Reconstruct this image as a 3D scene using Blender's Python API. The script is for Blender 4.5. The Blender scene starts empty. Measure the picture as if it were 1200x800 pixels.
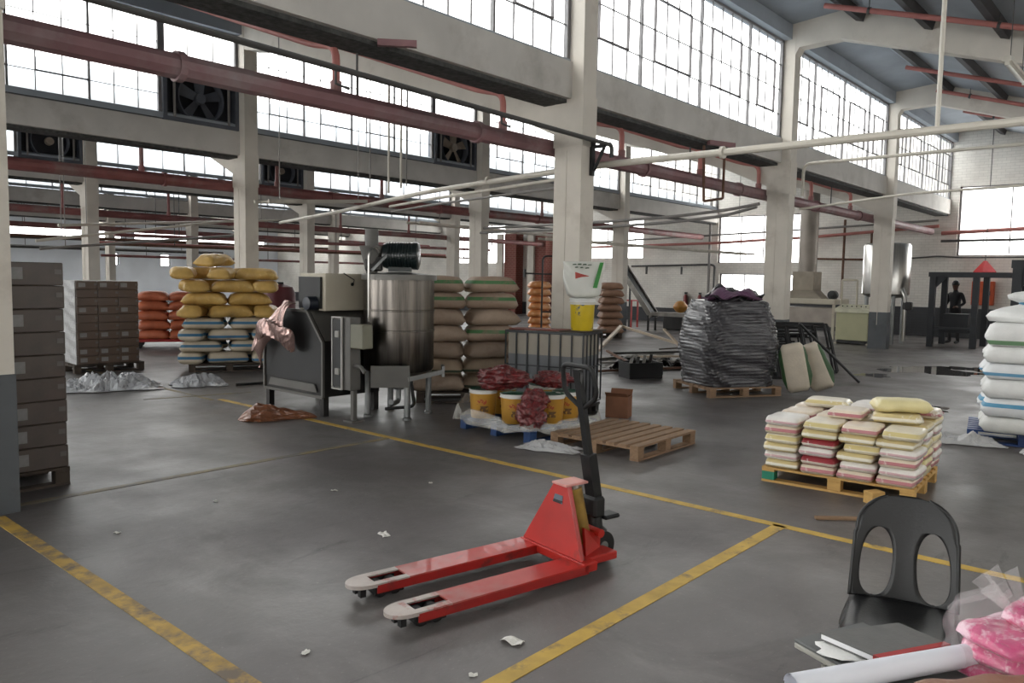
import bpy, bmesh, math, random
from mathutils import Vector, Matrix, Euler, noise
R = math.radians
sc = bpy.context.scene
COL = sc.collection

# ------------------------------------------------------------------ camera
cam_d = bpy.data.cameras.new('camera')
cam = bpy.data.objects.new('camera', cam_d)
COL.objects.link(cam)
_yaw, _pit, _rol, _f = 0.7185, 0.0803, 0.0175, 917.26
fw = Vector((math.cos(_yaw)*math.cos(_pit), math.sin(_yaw)*math.cos(_pit), -math.sin(_pit)))
rt = Vector((math.sin(_yaw), -math.cos(_yaw), 0))
up = rt.cross(fw)
rt2 = rt*math.cos(_rol) + up*math.sin(_rol)
up2 = -rt*math.sin(_rol) + up*math.cos(_rol)
cam.matrix_world = Matrix(((rt2.x, up2.x, -fw.x, 0), (rt2.y, up2.y, -fw.y, 0), (rt2.z, up2.z, -fw.z, 1.6), (0, 0, 0, 1)))
cam_d.sensor_fit = 'HORIZONTAL'
cam_d.sensor_width = 36
cam_d.lens = 36*_f/1200
cam_d.clip_end = 300
sc.camera = cam

# ------------------------------------------------------------------ world and exposure
SKY = 1.0
w = bpy.data.worlds.new('overcast_sky')
sc.world = w
w.use_nodes = True
bg = w.node_tree.nodes['Background']
bg.inputs['Color'].default_value = (1.0, 0.985, 0.965, 1)
bg.inputs['Strength'].default_value = SKY
sc.view_settings.view_transform = 'Standard'
sc.view_settings.look = 'None'
sc.view_settings.gamma = 1
sc.view_settings.use_curve_mapping = False
sc.view_settings.exposure = 3.0
sc.cycles.use_denoising = True
sc.cycles.diffuse_bounces = 5
sc.cycles.transparent_max_bounces = 16

def portal(c, sx, sy, nrm):
    """a sky portal in a window opening: guides the sky's own light, gives none"""
    l = bpy.data.lights.new('window_portal', 'AREA')
    l.shape = 'RECTANGLE'; l.size = sx; l.size_y = sy
    l.cycles.is_portal = True
    o = bpy.data.objects.new('window_portal', l)
    COL.objects.link(o)
    o.location = c
    o.rotation_euler = Vector(nrm).to_track_quat('-Z', 'Y').to_euler()
    return o

# ------------------------------------------------------------------ helpers
def lin(c):
    def g(u):
        u /= 255
        return u/12.92 if u <= .04045 else ((u+.055)/1.055)**2.4
    return (g(c[0]), g(c[1]), g(c[2]), 1)

MATS = {}
def mat(name, col, rough=.6, metal=0., var=.12, scale=5., bump=0., bscale=None, alt=None, altscale=2., altlo=.5, althi=.62,
        stripes=(), alpha=None, spec=.5, stretch=(1, 1, 1), coat=0., grad=None):
    """procedural surface: base colour with noise variation, an optional second colour in noise patches (dirt, rust, wear, painted light) and
    printed stripes given as (axis, centre, half width, colour) in the object's own coordinates"""
    if name in MATS: return MATS[name]
    m = bpy.data.materials.new(name); m.use_nodes = True
    nt = m.node_tree; N = nt.nodes; L = nt.links
    b = N['Principled BSDF']
    tc = N.new('ShaderNodeTexCoord')
    mp = N.new('ShaderNodeMapping'); mp.inputs['Scale'].default_value = stretch
    L.new(tc.outputs['Object'], mp.inputs['Vector'])
    n = N.new('ShaderNodeTexNoise'); n.inputs['Scale'].default_value = scale; n.inputs['Detail'].default_value = 6
    L.new(mp.outputs['Vector'], n.inputs['Vector'])
    cr = N.new('ShaderNodeValToRGB')
    c = lin(col)
    cr.color_ramp.elements[0].position = .25; cr.color_ramp.elements[1].position = .75
    cr.color_ramp.elements[0].color = tuple(max(0, x*(1-var*1.6)) for x in c[:3])+(1,)
    cr.color_ramp.elements[1].color = tuple(min(1, x*(1+var)) for x in c[:3])+(1,)
    L.new(n.outputs['Fac'], cr.inputs['Fac'])
    out = cr.outputs['Color']
    def mixc(fac, a, colr):
        mx = N.new('ShaderNodeMix'); mx.data_type = 'RGBA'
        L.new(fac, mx.inputs[0]); L.new(a, mx.inputs[6]); mx.inputs[7].default_value = lin(colr)
        return mx.outputs[2]
    if stripes:
        sx = N.new('ShaderNodeSeparateXYZ'); L.new(tc.outputs['Object'], sx.inputs[0])
        for (ax, cen, hw, sc_) in stripes:
            s1 = N.new('ShaderNodeMath'); s1.operation = 'SUBTRACT'; s1.inputs[1].default_value = cen
            L.new(sx.outputs['XYZ'.index(ax)], s1.inputs[0])
            s2 = N.new('ShaderNodeMath'); s2.operation = 'ABSOLUTE'; L.new(s1.outputs[0], s2.inputs[0])
            s3 = N.new('ShaderNodeMath'); s3.operation = 'LESS_THAN'; s3.inputs[1].default_value = hw
            L.new(s2.outputs[0], s3.inputs[0])
            out = mixc(s3.outputs[0], out, sc_)
    if alt:
        n2 = N.new('ShaderNodeTexNoise'); n2.inputs['Scale'].default_value = altscale; n2.inputs['Detail'].default_value = 8
        n2.inputs['Roughness'].default_value = .65
        L.new(mp.outputs['Vector'], n2.inputs['Vector'])
        r2 = N.new('ShaderNodeMapRange'); r2.inputs[1].default_value = altlo; r2.inputs[2].default_value = althi
        L.new(n2.outputs['Fac'], r2.inputs[0])
        out = mixc(r2.outputs[0], out, alt)
    if grad:                                   # (axis, from, to, colour): wear that sets in along the thing, broken up by noise
        gx = N.new('ShaderNodeSeparateXYZ'); L.new(tc.outputs['Object'], gx.inputs[0])
        gm = N.new('ShaderNodeMapRange'); gm.inputs[1].default_value = grad[1]; gm.inputs[2].default_value = grad[2]
        L.new(gx.outputs['XYZ'.index(grad[0])], gm.inputs[0])
        gn = N.new('ShaderNodeTexNoise'); gn.inputs['Scale'].default_value = 14; gn.inputs['Detail'].default_value = 5
        L.new(tc.outputs['Object'], gn.inputs['Vector'])
        ga = N.new('ShaderNodeMath'); ga.operation = 'MULTIPLY_ADD'; ga.inputs[1].default_value = 1.6; ga.inputs[2].default_value = -.3
        L.new(gn.outputs['Fac'], ga.inputs[0])
        gg = N.new('ShaderNodeMath'); gg.operation = 'MULTIPLY'; gg.use_clamp = True
        L.new(gm.outputs[0], gg.inputs[0]); L.new(ga.outputs[0], gg.inputs[1])
        out = mixc(gg.outputs[0], out, grad[3])
    L.new(out, b.inputs['Base Color'])
    b.inputs['Roughness'].default_value = rough
    b.inputs['Metallic'].default_value = metal
    b.inputs['Specular IOR Level'].default_value = spec
    b.inputs['Coat Weight'].default_value = coat
    if bump:
        bn = N.new('ShaderNodeTexNoise'); bn.inputs['Scale'].default_value = bscale or scale*4; bn.inputs['Detail'].default_value = 4
        L.new(mp.outputs['Vector'], bn.inputs['Vector'])
        bp = N.new('ShaderNodeBump'); bp.inputs['Strength'].default_value = bump; bp.inputs['Distance'].default_value = .02
        L.new(bn.outputs['Fac'], bp.inputs['Height']); L.new(bp.outputs['Normal'], b.inputs['Normal'])
    if alpha is not None:
        b.inputs['Alpha'].default_value = alpha
    MATS[name] = m
    return m

def brick_mat(name, c1, mortar, bw=.23, bh=.085):
    m = bpy.data.materials.new(name); m.use_nodes = True
    nt = m.node_tree; N = nt.nodes; L = nt.links; b = N['Principled BSDF']
    tc = N.new('ShaderNodeTexCoord'); sx = N.new('ShaderNodeSeparateXYZ'); cb = N.new('ShaderNodeCombineXYZ')
    L.new(tc.outputs['Object'], sx.inputs[0])
    ad = N.new('ShaderNodeMath'); ad.operation = 'ADD'; L.new(sx.outputs[0], ad.inputs[0]); L.new(sx.outputs[1], ad.inputs[1])
    L.new(ad.outputs[0], cb.inputs[0]); L.new(sx.outputs[2], cb.inputs[1])
    br = N.new('ShaderNodeTexBrick'); br.inputs['Scale'].default_value = 1
    br.inputs['Brick Width'].default_value = bw; br.inputs['Row Height'].default_value = bh; br.inputs['Mortar Size'].default_value = .006
    br.inputs['Color1'].default_value = lin(c1); br.inputs['Color2'].default_value = tuple(x*.93 for x in lin(c1)[:3])+(1,)
    br.inputs['Mortar'].default_value = lin(mortar)
    L.new(cb.outputs[0], br.inputs['Vector'])
    n = N.new('ShaderNodeTexNoise'); n.inputs['Scale'].default_value = .9; n.inputs['Detail'].default_value = 8
    L.new(tc.outputs['Object'], n.inputs['Vector'])
    mx = N.new('ShaderNodeMix'); mx.data_type = 'RGBA'; mx.blend_type = 'MULTIPLY'; mx.inputs[0].default_value = .5
    L.new(br.outputs['Color'], mx.inputs[6])
    cr = N.new('ShaderNodeValToRGB'); cr.color_ramp.elements[0].color = (.55, .52, .5, 1); cr.color_ramp.elements[0].position = .3
    cr.color_ramp.elements[1].position = .6
    L.new(n.outputs['Fac'], cr.inputs[0]); L.new(cr.outputs[0], mx.inputs[7])
    L.new(mx.outputs[2], b.inputs['Base Color']); b.inputs['Roughness'].default_value = .75
    bp = N.new('ShaderNodeBump'); bp.inputs['Strength'].default_value = .5; bp.inputs['Distance'].default_value = .01; bp.invert = True
    L.new(br.outputs['Fac'], bp.inputs['Height']); L.new(bp.outputs[0], b.inputs['Normal'])
    MATS[name] = m
    return m

class MB:
    """collects geometry for one mesh object"""
    def __init__(s): s.v = []; s.f = []; s.mi = []
    def add(s, vs, fs, mi=0):
        o = len(s.v); s.v += [tuple(v) for v in vs]
        for f in fs: s.f.append([i+o for i in f]); s.mi.append(mi)
        return s
    def box(s, c, d, rz=0, rx=0, ry=0, mi=0, bev=0):
        x, y, z = d[0]/2, d[1]/2, d[2]/2
        M = Euler((rx, ry, rz)).to_matrix(); c = Vector(c)
        if bev <= 0:
            vs = [(a*x, b*y, e*z) for a in (-1, 1) for b in (-1, 1) for e in (-1, 1)]
            fs = [(0, 1, 3, 2), (4, 6, 7, 5), (0, 4, 5, 1), (2, 3, 7, 6), (0, 2, 6, 4), (1, 5, 7, 3)]
        else:
            k = min(bev, x*.9, y*.9, z*.9)
            vs = []; idx = {}
            for a in (-1, 1):
                for b in (-1, 1):
                    for e in (-1, 1):
                        for ax in range(3):
                            q = [a*(x-k), b*(y-k), e*(z-k)]
                            q[ax] = (a*x, b*y, e*z)[ax]
                            idx[(a, b, e, ax)] = len(vs); vs.append(q)
            I = idx; fs = []
            sg = (-1, 1)
            for a in sg:
                fs.append([I[(a, -1, -1, 0)], I[(a, 1, -1, 0)], I[(a, 1, 1, 0)], I[(a, -1, 1, 0)]][::a])
                fs.append([I[(-1, a, -1, 1)], I[(-1, a, 1, 1)], I[(1, a, 1, 1)], I[(1, a, -1, 1)]][::a])
                fs.append([I[(-1, -1, a, 2)], I[(1, -1, a, 2)], I[(1, 1, a, 2)], I[(-1, 1, a, 2)]][::a])
                for b in sg:
                    fs.append([I[(a, b, -1, 0)], I[(a, b, 1, 0)], I[(a, b, 1, 1)], I[(a, b, -1, 1)]][::-a*b])
                    fs.append([I[(a, -1, b, 0)], I[(a, 1, b, 0)], I[(a, 1, b, 2)], I[(a, -1, b, 2)]][::a*b])
                    fs.append([I[(-1, a, b, 1)], I[(1, a, b, 1)], I[(1, a, b, 2)], I[(-1, a, b, 2)]][::-a*b])
                    for e in sg:
                        fs.append([I[(a, b, e, 0)], I[(a, b, e, 1)], I[(a, b, e, 2)]][::a*b*e])
        return s.add([M @ Vector(v) + c for v in vs], fs, mi)
    def bar(s, a, b, wd, h=None, mi=0):
        """rectangular bar from a to b"""
        a = Vector(a); b = Vector(b); d = (b-a); L_ = d.length
        q = d.to_track_quat('X', 'Z').to_matrix(); h = h or wd
        vs = [q @ Vector((i*L_, j*wd/2, k*h/2)) + a for i in (0, 1) for j in (-1, 1) for k in (-1, 1)]
        return s.add(vs, [(0, 1, 3, 2), (4, 6, 7, 5), (0, 4, 5, 1), (2, 3, 7, 6), (0, 2, 6, 4), (1, 5, 7, 3)], mi)
    def tube(s, path, r, n=10, caps=True, closed=False, mi=0):
        P = [Vector(p) for p in path]; K = len(P)
        rs = r if isinstance(r, (list, tuple)) else [r]*K
        T = []
        for i in range(K):
            if closed: t = P[(i+1) % K]-P[i-1]
            else: t = P[min(i+1, K-1)]-P[max(i-1, 0)]
            T.append(t.normalized())
        ref = Vector((0, 0, 1)) if abs(T[0].z) < .9 else Vector((1, 0, 0))
        nrm = (ref - T[0]*ref.dot(T[0])).normalized()
        vs = []
        for i in range(K):
            nrm = (nrm - T[i]*nrm.dot(T[i])).normalized(); bi = T[i].cross(nrm)
            for j in range(n):
                a = 2*math.pi*j/n
                vs.append(P[i] + (nrm*math.cos(a)+bi*math.sin(a))*rs[i])
        fs = []
        for i in range(K if closed else K-1):
            for j in range(n):
                k = (i+1) % K
                fs.append((i*n+j, i*n+(j+1) % n, k*n+(j+1) % n, k*n+j))
        if caps and not closed:
            fs.append(tuple(range(n))[::-1]); fs.append(tuple((K-1)*n+j for j in range(n)))
        return s.add(vs, fs, mi)
    def lathe(s, prof, n=24, c=(0, 0, 0), axis='Z', mi=0, caps=True):
        vs = []; c = Vector(c)
        for (r, z) in prof:
            for j in range(n):
                a = 2*math.pi*j/n; p = (r*math.cos(a), r*math.sin(a), z)
                if axis == 'X': p = (p[2], p[0], p[1])
                if axis == 'Y': p = (p[1], p[2], p[0])
                vs.append(Vector(p)+c)
        fs = [(i*n+j, i*n+(j+1) % n, (i+1)*n+(j+1) % n, (i+1)*n+j) for i in range(len(prof)-1) for j in range(n)]
        if caps:
            fs.append(tuple(range(n))[::-1]); fs.append(tuple((len(prof)-1)*n+j for j in range(n)))
        return s.add(vs, fs, mi)
    def prism(s, poly, d, mi=0):
        """polygon (3-D points) pushed along d"""
        n = len(poly); d = Vector(d); P = [Vector(p) for p in poly]
        vs = P + [p+d for p in P]
        fs = [tuple(range(n))[::-1], tuple(range(n, 2*n))] + [(i, (i+1) % n, n+(i+1) % n, n+i) for i in range(n)]
        return s.add(vs, fs, mi)
    def surf(s, fn, nu, nv, wrapv=False, mi=0):
        vs = [fn(i/(nu-1), j/(nv if wrapv else nv-1)) for i in range(nu) for j in range(nv)]
        fs = [(i*nv+j, i*nv+(j+1) % nv, (i+1)*nv+(j+1) % nv, (i+1)*nv+j) for i in range(nu-1) for j in range(nv if wrapv else nv-1)]
        return s.add(vs, fs, mi)
    def mesh(s, name, mats, smooth=False, recalc=True):
        me = bpy.data.meshes.new(name)
        me.from_pydata(s.v, [], s.f)
        if not isinstance(mats, (list, tuple)): mats = [mats]
        for m in mats: me.materials.append(m)
        if len(mats) > 1: me.polygons.foreach_set('material_index', s.mi)
        if recalc:
            bm = bmesh.new(); bm.from_mesh(me); bmesh.ops.recalc_face_normals(bm, faces=bm.faces); bm.to_mesh(me); bm.free()
        if smooth:
            me.polygons.foreach_set('use_smooth', [True]*len(me.polygons))
            if smooth == 'auto':
                me.set_sharp_from_angle(angle=R(35))
        me.update()
        return me
    def build(s, name, mats, parent=None, smooth=False, loc=None, rz=0):
        o = bpy.data.objects.new(name, s.mesh(name, mats, smooth))
        COL.objects.link(o)
        if parent is not None: o.parent = parent
        if loc is not None: o.location = loc
        if rz: o.rotation_euler.z = rz
        return o

def inst(name, me, parent=None, loc=(0, 0, 0), rot=(0, 0, 0), scale=(1, 1, 1)):
    o = bpy.data.objects.new(name, me); COL.objects.link(o)
    if parent is not None: o.parent = parent
    o.location = loc; o.rotation_euler = rot; o.scale = scale
    return o

def tag(o, label=None, cat=None, group=None, kind=None):
    if label: o['label'] = label
    if cat: o['category'] = cat
    if group: o['group'] = group
    if kind: o['kind'] = kind
    return o

def empty(name, loc=(0, 0, 0), rz=0, label=None, cat=None, group=None, kind=None):
    o = bpy.data.objects.new(name, None); COL.objects.link(o)
    o.location = loc; o.rotation_euler.z = rz; o.empty_display_size = .1
    return tag(o, label, cat, group, kind)

def bend(pts, r=.12, n=5):
    """polyline with rounded corners"""
    P = [Vector(p) for p in pts]; out = [P[0]]
    for i in range(1, len(P)-1):
        a = P[i-1]-P[i]; b = P[i+1]-P[i]; k = min(r, a.length*.45, b.length*.45)
        A = P[i]+a.normalized()*k; B = P[i]+b.normalized()*k
        for j in range(n+1):
            t = j/n; out.append(A*(1-t)**2 + P[i]*2*t*(1-t) + B*t*t)
    out.append(P[-1]); return out

ORD = ['first', 'second', 'third', 'fourth', 'fifth', 'sixth', 'seventh', 'eighth', 'ninth', 'tenth', 'eleventh', 'twelfth']
# ------------------------------------------------------------------ materials of the building
def floor_mat():
    """worn factory concrete: broad traffic patches, dusty pale areas, dark scuffs and fine grit"""
    m = bpy.data.materials.new('concrete_floor'); m.use_nodes = True
    nt = m.node_tree; N = nt.nodes; L = nt.links; b = N['Principled BSDF']
    tc = N.new('ShaderNodeTexCoord')
    def nz(scale, detail=8, rough=.6, stretch=(1, 1, 1), rot=0, dist=0):
        mp = N.new('ShaderNodeMapping'); mp.inputs['Scale'].default_value = stretch; mp.inputs['Rotation'].default_value = (0, 0, rot)
        L.new(tc.outputs['Object'], mp.inputs['Vector'])
        n = N.new('ShaderNodeTexNoise'); n.inputs['Scale'].default_value = scale; n.inputs['Detail'].default_value = detail; n.inputs['Roughness'].default_value = rough; n.inputs['Distortion'].default_value = dist
        L.new(mp.outputs['Vector'], n.inputs['Vector']); return n.outputs['Fac']
    def rng_(v, a, c, lo=0, hi=1):
        r = N.new('ShaderNodeMapRange'); r.inputs[1].default_value = a; r.inputs[2].default_value = c; r.inputs[3].default_value = lo; r.inputs[4].default_value = hi
        L.new(v, r.inputs[0]); return r.outputs[0]
    def mixc(fac, a, c):
        mx = N.new('ShaderNodeMix'); mx.data_type = 'RGBA'; L.new(fac, mx.inputs[0])
        if isinstance(a, tuple): mx.inputs[6].default_value = a
        else: L.new(a, mx.inputs[6])
        mx.inputs[7].default_value = c; return mx.outputs[2]
    c = mixc(rng_(nz(.32, 6), .4, .62), lin((89, 84, 83)), lin((107, 104, 102)))
    c = mixc(rng_(nz(1.3, 9, .7, (1, .45, 1), .5, .6), .52, .72, 0, .6), c, lin((126, 123, 120)))     # dust
    c = mixc(rng_(nz(.8, 9, .68, (1, 1, 1), .2, 1.0), .54, .70, 0, .7), c, lin((63, 59, 57)))          # old spills
    c = mixc(rng_(nz(2.4, 7, .75, (.35, 1.6, 1), -.6, 1.2), .60, .70, 0, .55), c, lin((50, 47, 47)))   # tyre scuffs
    c = mixc(rng_(nz(46, 3), .62, .74, 0, .35), c, lin((141, 137, 132)))                                # grit
    L.new(c, b.inputs['Base Color'])
    L.new(rng_(nz(1.1, 6), .35, .7, .34, .58), b.inputs['Roughness'])
    b.inputs['Specular IOR Level'].default_value = .45
    bp = N.new('ShaderNodeBump'); bp.inputs['Strength'].default_value = .12; bp.inputs['Distance'].default_value = .02
    L.new(nz(18, 4), bp.inputs['Height']); L.new(bp.outputs[0], b.inputs['Normal'])
    return m
M_floor = floor_mat()
M_conc = mat('painted_concrete', (206, 199, 188), rough=.75, var=.06, scale=2.5, alt=(168, 158, 146), altscale=1.6, altlo=.56, althi=.85, bump=.08, bscale=14)
M_beam = mat('grey_concrete_beam', (194, 190, 184), rough=.8, var=.08, scale=2, alt=(156, 150, 142), altscale=1.2, altlo=.52, althi=.8, bump=.08, bscale=12)
M_dado = mat('dark_grey_dado_paint', (84, 87, 90), rough=.6, var=.12, scale=3, alt=(60, 60, 60), altscale=2.5, altlo=.55, althi=.75)
M_wallw = brick_mat('white_painted_brick', (232, 228, 220), (208, 204, 196))
M_walld = brick_mat('grey_painted_brick', (66, 67, 70), (58, 58, 60))
M_roof = mat('grey_roof_sheet', (152, 159, 166), rough=.7, var=.1, scale=1.5)
M_purl = mat('dark_purlin_steel', (62, 60, 60), rough=.7, var=.15, scale=3)
M_frame = mat('steel_window_frame', (116, 114, 114), rough=.6, var=.15, scale=6)
M_sash = mat('dark_sash_frame', (100, 96, 96), rough=.6, var=.15, scale=6)
M_yline = mat('worn_yellow_line_paint', (184, 148, 64), rough=.6, var=.2, scale=8, alt=(104, 90, 74), altscale=4.5, altlo=.46, althi=.6)
M_yline2 = mat('fresh_yellow_line_paint', (192, 158, 70), rough=.6, var=.15, scale=8, alt=(112, 98, 80), altscale=6, altlo=.54, althi=.68)
M_yline3 = mat('faded_yellow_line_paint', (128, 112, 74), rough=.6, var=.12, scale=6, alt=(102, 98, 94), altscale=2.5, altlo=.42, althi=.6)
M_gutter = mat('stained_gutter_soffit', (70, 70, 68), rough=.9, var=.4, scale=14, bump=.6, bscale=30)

def glass_mat():
    m = bpy.data.materials.new('window_glass'); m.use_nodes = True
    nt = m.node_tree; N = nt.nodes; L = nt.links
    N.remove(N['Principled BSDF'])
    tr = N.new('ShaderNodeBsdfTransparent'); tr.inputs[0].default_value = (.97, .98, .98, 1)
    gl = N.new('ShaderNodeBsdfGlossy'); gl.inputs['Roughness'].default_value = .05
    mx = N.new('ShaderNodeMixShader'); mx.inputs[0].default_value = .05
    L.new(tr.outputs[0], mx.inputs[1]); L.new(gl.outputs[0], mx.inputs[2])
    L.new(mx.outputs[0], N['Material Output'].inputs[0])
    return m
M_glass = glass_mat()

# ------------------------------------------------------------------ building grid
X0, XS = 1.69, 6.447                       # right edge of column 0, bay length
ROWS = [-2.0, 5.8, 13.6, 21.1, 28.6, 36.1]  # near face of each column row
YFAR = 43.6
XW, XE = -11.2, 27.4
ZB0, ZB1 = 3.82, 4.26                       # valley beam
ZT = 6.02                                   # glazing head
SL = .317                                   # roof slope
CW, CD = .27, .42                           # column width along X, depth along Y
colx = [X0+XS*i for i in range(-1, 4)]
def roofz(r, y):
    """underside of the roof in front of row r (falls toward smaller y)"""
    yr = ROWS[r] if r < len(ROWS) else YFAR
    yp = yr-.77
    return 6.36 - SL*(yp-y) if y < yp else 6.36-.09*(y-yp)

fl = MB().box(((XW+XE)/2, (YFAR-10)/2+2, -.1), (XE-XW+.6, YFAR+8, .2)).build('floor', M_floor)
tag(fl, 'stained grey concrete factory floor with worn yellow lines', 'floor', kind='structure')
def fline(x0, y0, x1, y1, wd, m, name='floor_line'):
    o = MB().bar((x0, y0, .0015), (x1, y1, .0015), wd, .003).build(name, m, fl)
    return o
fline(5.0, -1.9, 5.0, 9.3, .075, M_yline2)
fline(.9, 2.0, 5.0, 1.985, .085, M_yline2)
fline(1.55, 1.2, 1.55, 5.75, .085, M_yline)
fline(1.72, 5.96, 4.97, 5.96, .07, M_yline3)
fline(4.9, 9.3, 5.0, 14.5, .06, M_yline3)
fline(4.3, 9.9, 5.6, 9.6, .06, M_yline3)

# columns
def column(i, r, kind=0):
    x = colx[i]-CW/2; y0 = ROWS[r]
    o = MB()
    o.box((x, y0+CD/2, 1.62), (CW, CD, 3.24))
    o.box((x, y0+CD/2, 3.54), (CW+.02, CD+.03, .6))           # capital at beam level
    o.box((x, y0+.13, 5.03), (CW, .26, 2.4))                    # shaft between the windows
    # groove cover strip on the side face
    o.box((x-CW/2-.004, y0+CD*.55, 1.9), (.008, .012, 2.6))
    c = o.build('column', M_conc)
    d = MB().box((x, y0+CD/2, .46), (CW+.012, CD+.012, .92)).build('painted_base', M_dado, c)
    return c
ROWN = ['', 'first', 'second', 'third', 'fourth', 'fifth']
COLN = {(1, 1): 'cream concrete column at the picture edge beside the tall carton stack', (2, 1): 'cream concrete column behind the caged tank and white bag',
        (3, 1): 'cream concrete column behind the dark wrapped bale', (4, 1): 'cream concrete column beside the beige control cabinet',
        (2, 2): 'cream concrete column rising behind the yellow sack stack', (3, 2): 'cream concrete column rising behind the beige sack stack',
        (4, 2): 'cream concrete column beside the sloping conveyor', (2, 3): 'thin cream column rising behind the low carton stack',
        (3, 3): 'thin stained column rising behind the foil covered hopper', (4, 3): 'narrow column beyond the mixing tank motor'}
for r in range(1, 6):
    for i in range(5):
        c = column(i, r)
        lab = COLN.get((i, r), 'cream concrete column, %s in the %s row of columns' % (ORD[i], ROWN[r]))
        tag(c, lab, 'column', 'columns of the hall', 'structure')

# beams, gutters, rafters, roofs
def bays():
    xs = [XW] + colx + [XE]
    for k in range(6):
        a = xs[k] + (0 if k == 0 else 0); b = xs[k+1] - (CW if k < 5 else 0)
        yield k, a, b
bay_list = list(bays())
wn = [0]
M_pane_cache = {}
def pane_mesh(wd, h):
    k = (round(wd, 3), round(h, 3))
    if k not in M_pane_cache:
        M_pane_cache[k] = MB().box((0, 0, 0), (wd, .006, h)).mesh('pane', M_glass)
    return M_pane_cache[k]

def glazing(x0, x1, y, z0, z1, nx, nz, heavy, sashes, seed, axis='X', name=None, lab=None):
    """steel window: outer frame (parent), heavy mullions, thin glazing bars, opening sashes and panes"""
    wn[0] += 1
    T = (lambda u, v, z: (u, y+v, z)) if axis == 'X' else (lambda u, v, z: (y+v, u, z))
    S = (lambda a, b, c: (a, b, c)) if axis == 'X' else (lambda a, b, c: (b, a, c))
    f = MB(); wd = x1-x0; h = z1-z0; xm = (x0+x1)/2; zm = (z0+z1)/2
    f.box(T(x0+.03, 0, zm), S(.06, .06, h)); f.box(T(x1-.03, 0, zm), S(.06, .06, h))
    f.box(T(xm, 0, z0+.01), S(wd, .06, .02)); f.box(T(xm, 0, z1-.02), S(wd, .06, .04))
    o = f.build('window_%d' % wn[0], M_frame)
    tag(o, lab or 'steel framed factory window with many small panes', 'window', 'steel windows of the hall', 'structure')
    dx = wd/nx; dz = h/nz
    g = MB()
    for a in range(1, nx):
        if a in heavy:
            MB().box(T(x0+a*dx, 0, zm), S(.032, .05, h-.08)).build('mullion', M_frame, o)
        else:
            g.box(T(x0+a*dx, 0, zm), S(.015, .02, h-.08))
    for b in range(1, nz):
        g.box(T(xm, .002, z0+b*dz), S(wd-.12, .018, .013))
    g.build('glazing_bars', M_frame, o)
    for (a, b, na, nb) in sashes:
        s = MB(); xa, xb, za, zb = x0+a*dx, x0+(a+na)*dx, z0+b*dz, z0+(b+nb)*dz
        s.box(T((xa+xb)/2, -.02, za), S(xb-xa, .03, .024)); s.box(T((xa+xb)/2, -.02, zb), S(xb-xa, .03, .016))
        s.box(T(xa, -.02, (za+zb)/2), S(.016, .03, zb-za)); s.box(T(xb, -.02, (za+zb)/2), S(.016, .03, zb-za))
        s.build('sash', M_sash, o)
    pm = pane_mesh(dx-.004, dz-.004)
    for a in range(nx):
        for b in range(nz):
            p = inst('pane', pm, o, T(x0+(a+.5)*dx, .012, z0+(b+.5)*dz))
            if axis != 'X': p.rotation_euler.z = math.pi/2
    return o

rng = random.Random(4)
for r in range(0, 6):
    y = ROWS[r]
    for k, a, b in bay_list:
        bm_ = MB().box(((a+b)/2, y+.17+.16, (ZB0+ZB1)/2), (b-a, .32, ZB1-ZB0)).build('beam', M_beam)
        tag(bm_, 'grey concrete valley beam, %s bay of the %s row' % (ORD[k], ['hidden']+ROWN[1:][r-1:r] and (ROWN[r] or 'camera side')), 'beam', 'valley beams of the roof', 'structure')
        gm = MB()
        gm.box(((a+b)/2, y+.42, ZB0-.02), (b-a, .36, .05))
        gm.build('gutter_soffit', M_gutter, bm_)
        if r == 0: continue
        # glazing above the beam, behind the column face
        if r == 1: nx, nz, hv, sa = 18, 4, (4, 9, 14), [(5, 1, 3, 2), (10, 1, 3, 2), (15, 1, 2, 2), (1, 1, 2, 2)]
        elif r == 2: nx, nz, hv, sa = 12, 4, (3, 6, 9), [(1, 1, 2, 1), (4, 1, 2, 1), (7, 1, 2, 1)]
        else: nx, nz, hv, sa = 8, 2, (2, 4, 6), [(1, 0, 1, 1), (5, 0, 1, 1)]
        if k == 0: nx, nz, hv, sa = 8, 2, (2, 4, 6), []
        fan = r in (2, 3) and k in (2, 3) or (r == 4 and k == 2)
        bx = b-1.45 if fan else b
        glazing(a, bx, y+.24, ZB1, ZT, nx, nz, hv, sa, r*10+k, lab='steel window of many panes, %s bay above the %s row beam' % (ORD[k], ROWN[r]))
        if fan:
            glazing(bx, b, y+.24, ZB1+.98, ZT, 3, 1, (), [], 0, lab='short steel window above the fan, %s bay of %s row' % (ORD[k], ROWN[r]))
        if r <= 5: portal(((a+b)/2, y+.34, (ZB1+ZT)/2), b-a, ZT-ZB1, (0, -1, 0))
# rafters (one per column line and roof bay), haunched at the ridge end
def rafter(i, r):
    x = (colx[i]-CW/2) if i < 5 else XE-.1
    yr = ROWS[r] if r < 6 else YFAR
    yv = (ROWS[r-1])+.3
    yp = yr-.77
    zt = lambda yy: 6.36-SL*(yp-yy)
    D = .47 if r == 1 else .76
    prof = [(yv, zt(yv)), (yp, zt(yp)), (yr+.2, 6.28), (yr+.2, 5.6), (yr, 5.74), (yr-.06, 5.86 if r == 1 else 5.72), (yp, 6.36-D), (yv+1.0, zt(yv+1.0)-D), (yv, zt(yv)-D-.12)]
    o = MB().prism([(x-.13, p[0], p[1]) for p in prof], (.26, 0, 0)).build('rafter', M_conc)
    return o
for r in range(1, 7):
    for i in range(0, 5):
        o = rafter(i, r)
        tag(o, 'sloping cream concrete rafter, %s frame of the %s roof bay' % (ORD[i], ORD[r-1]), 'rafter', 'concrete roof rafters', 'structure')
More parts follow.
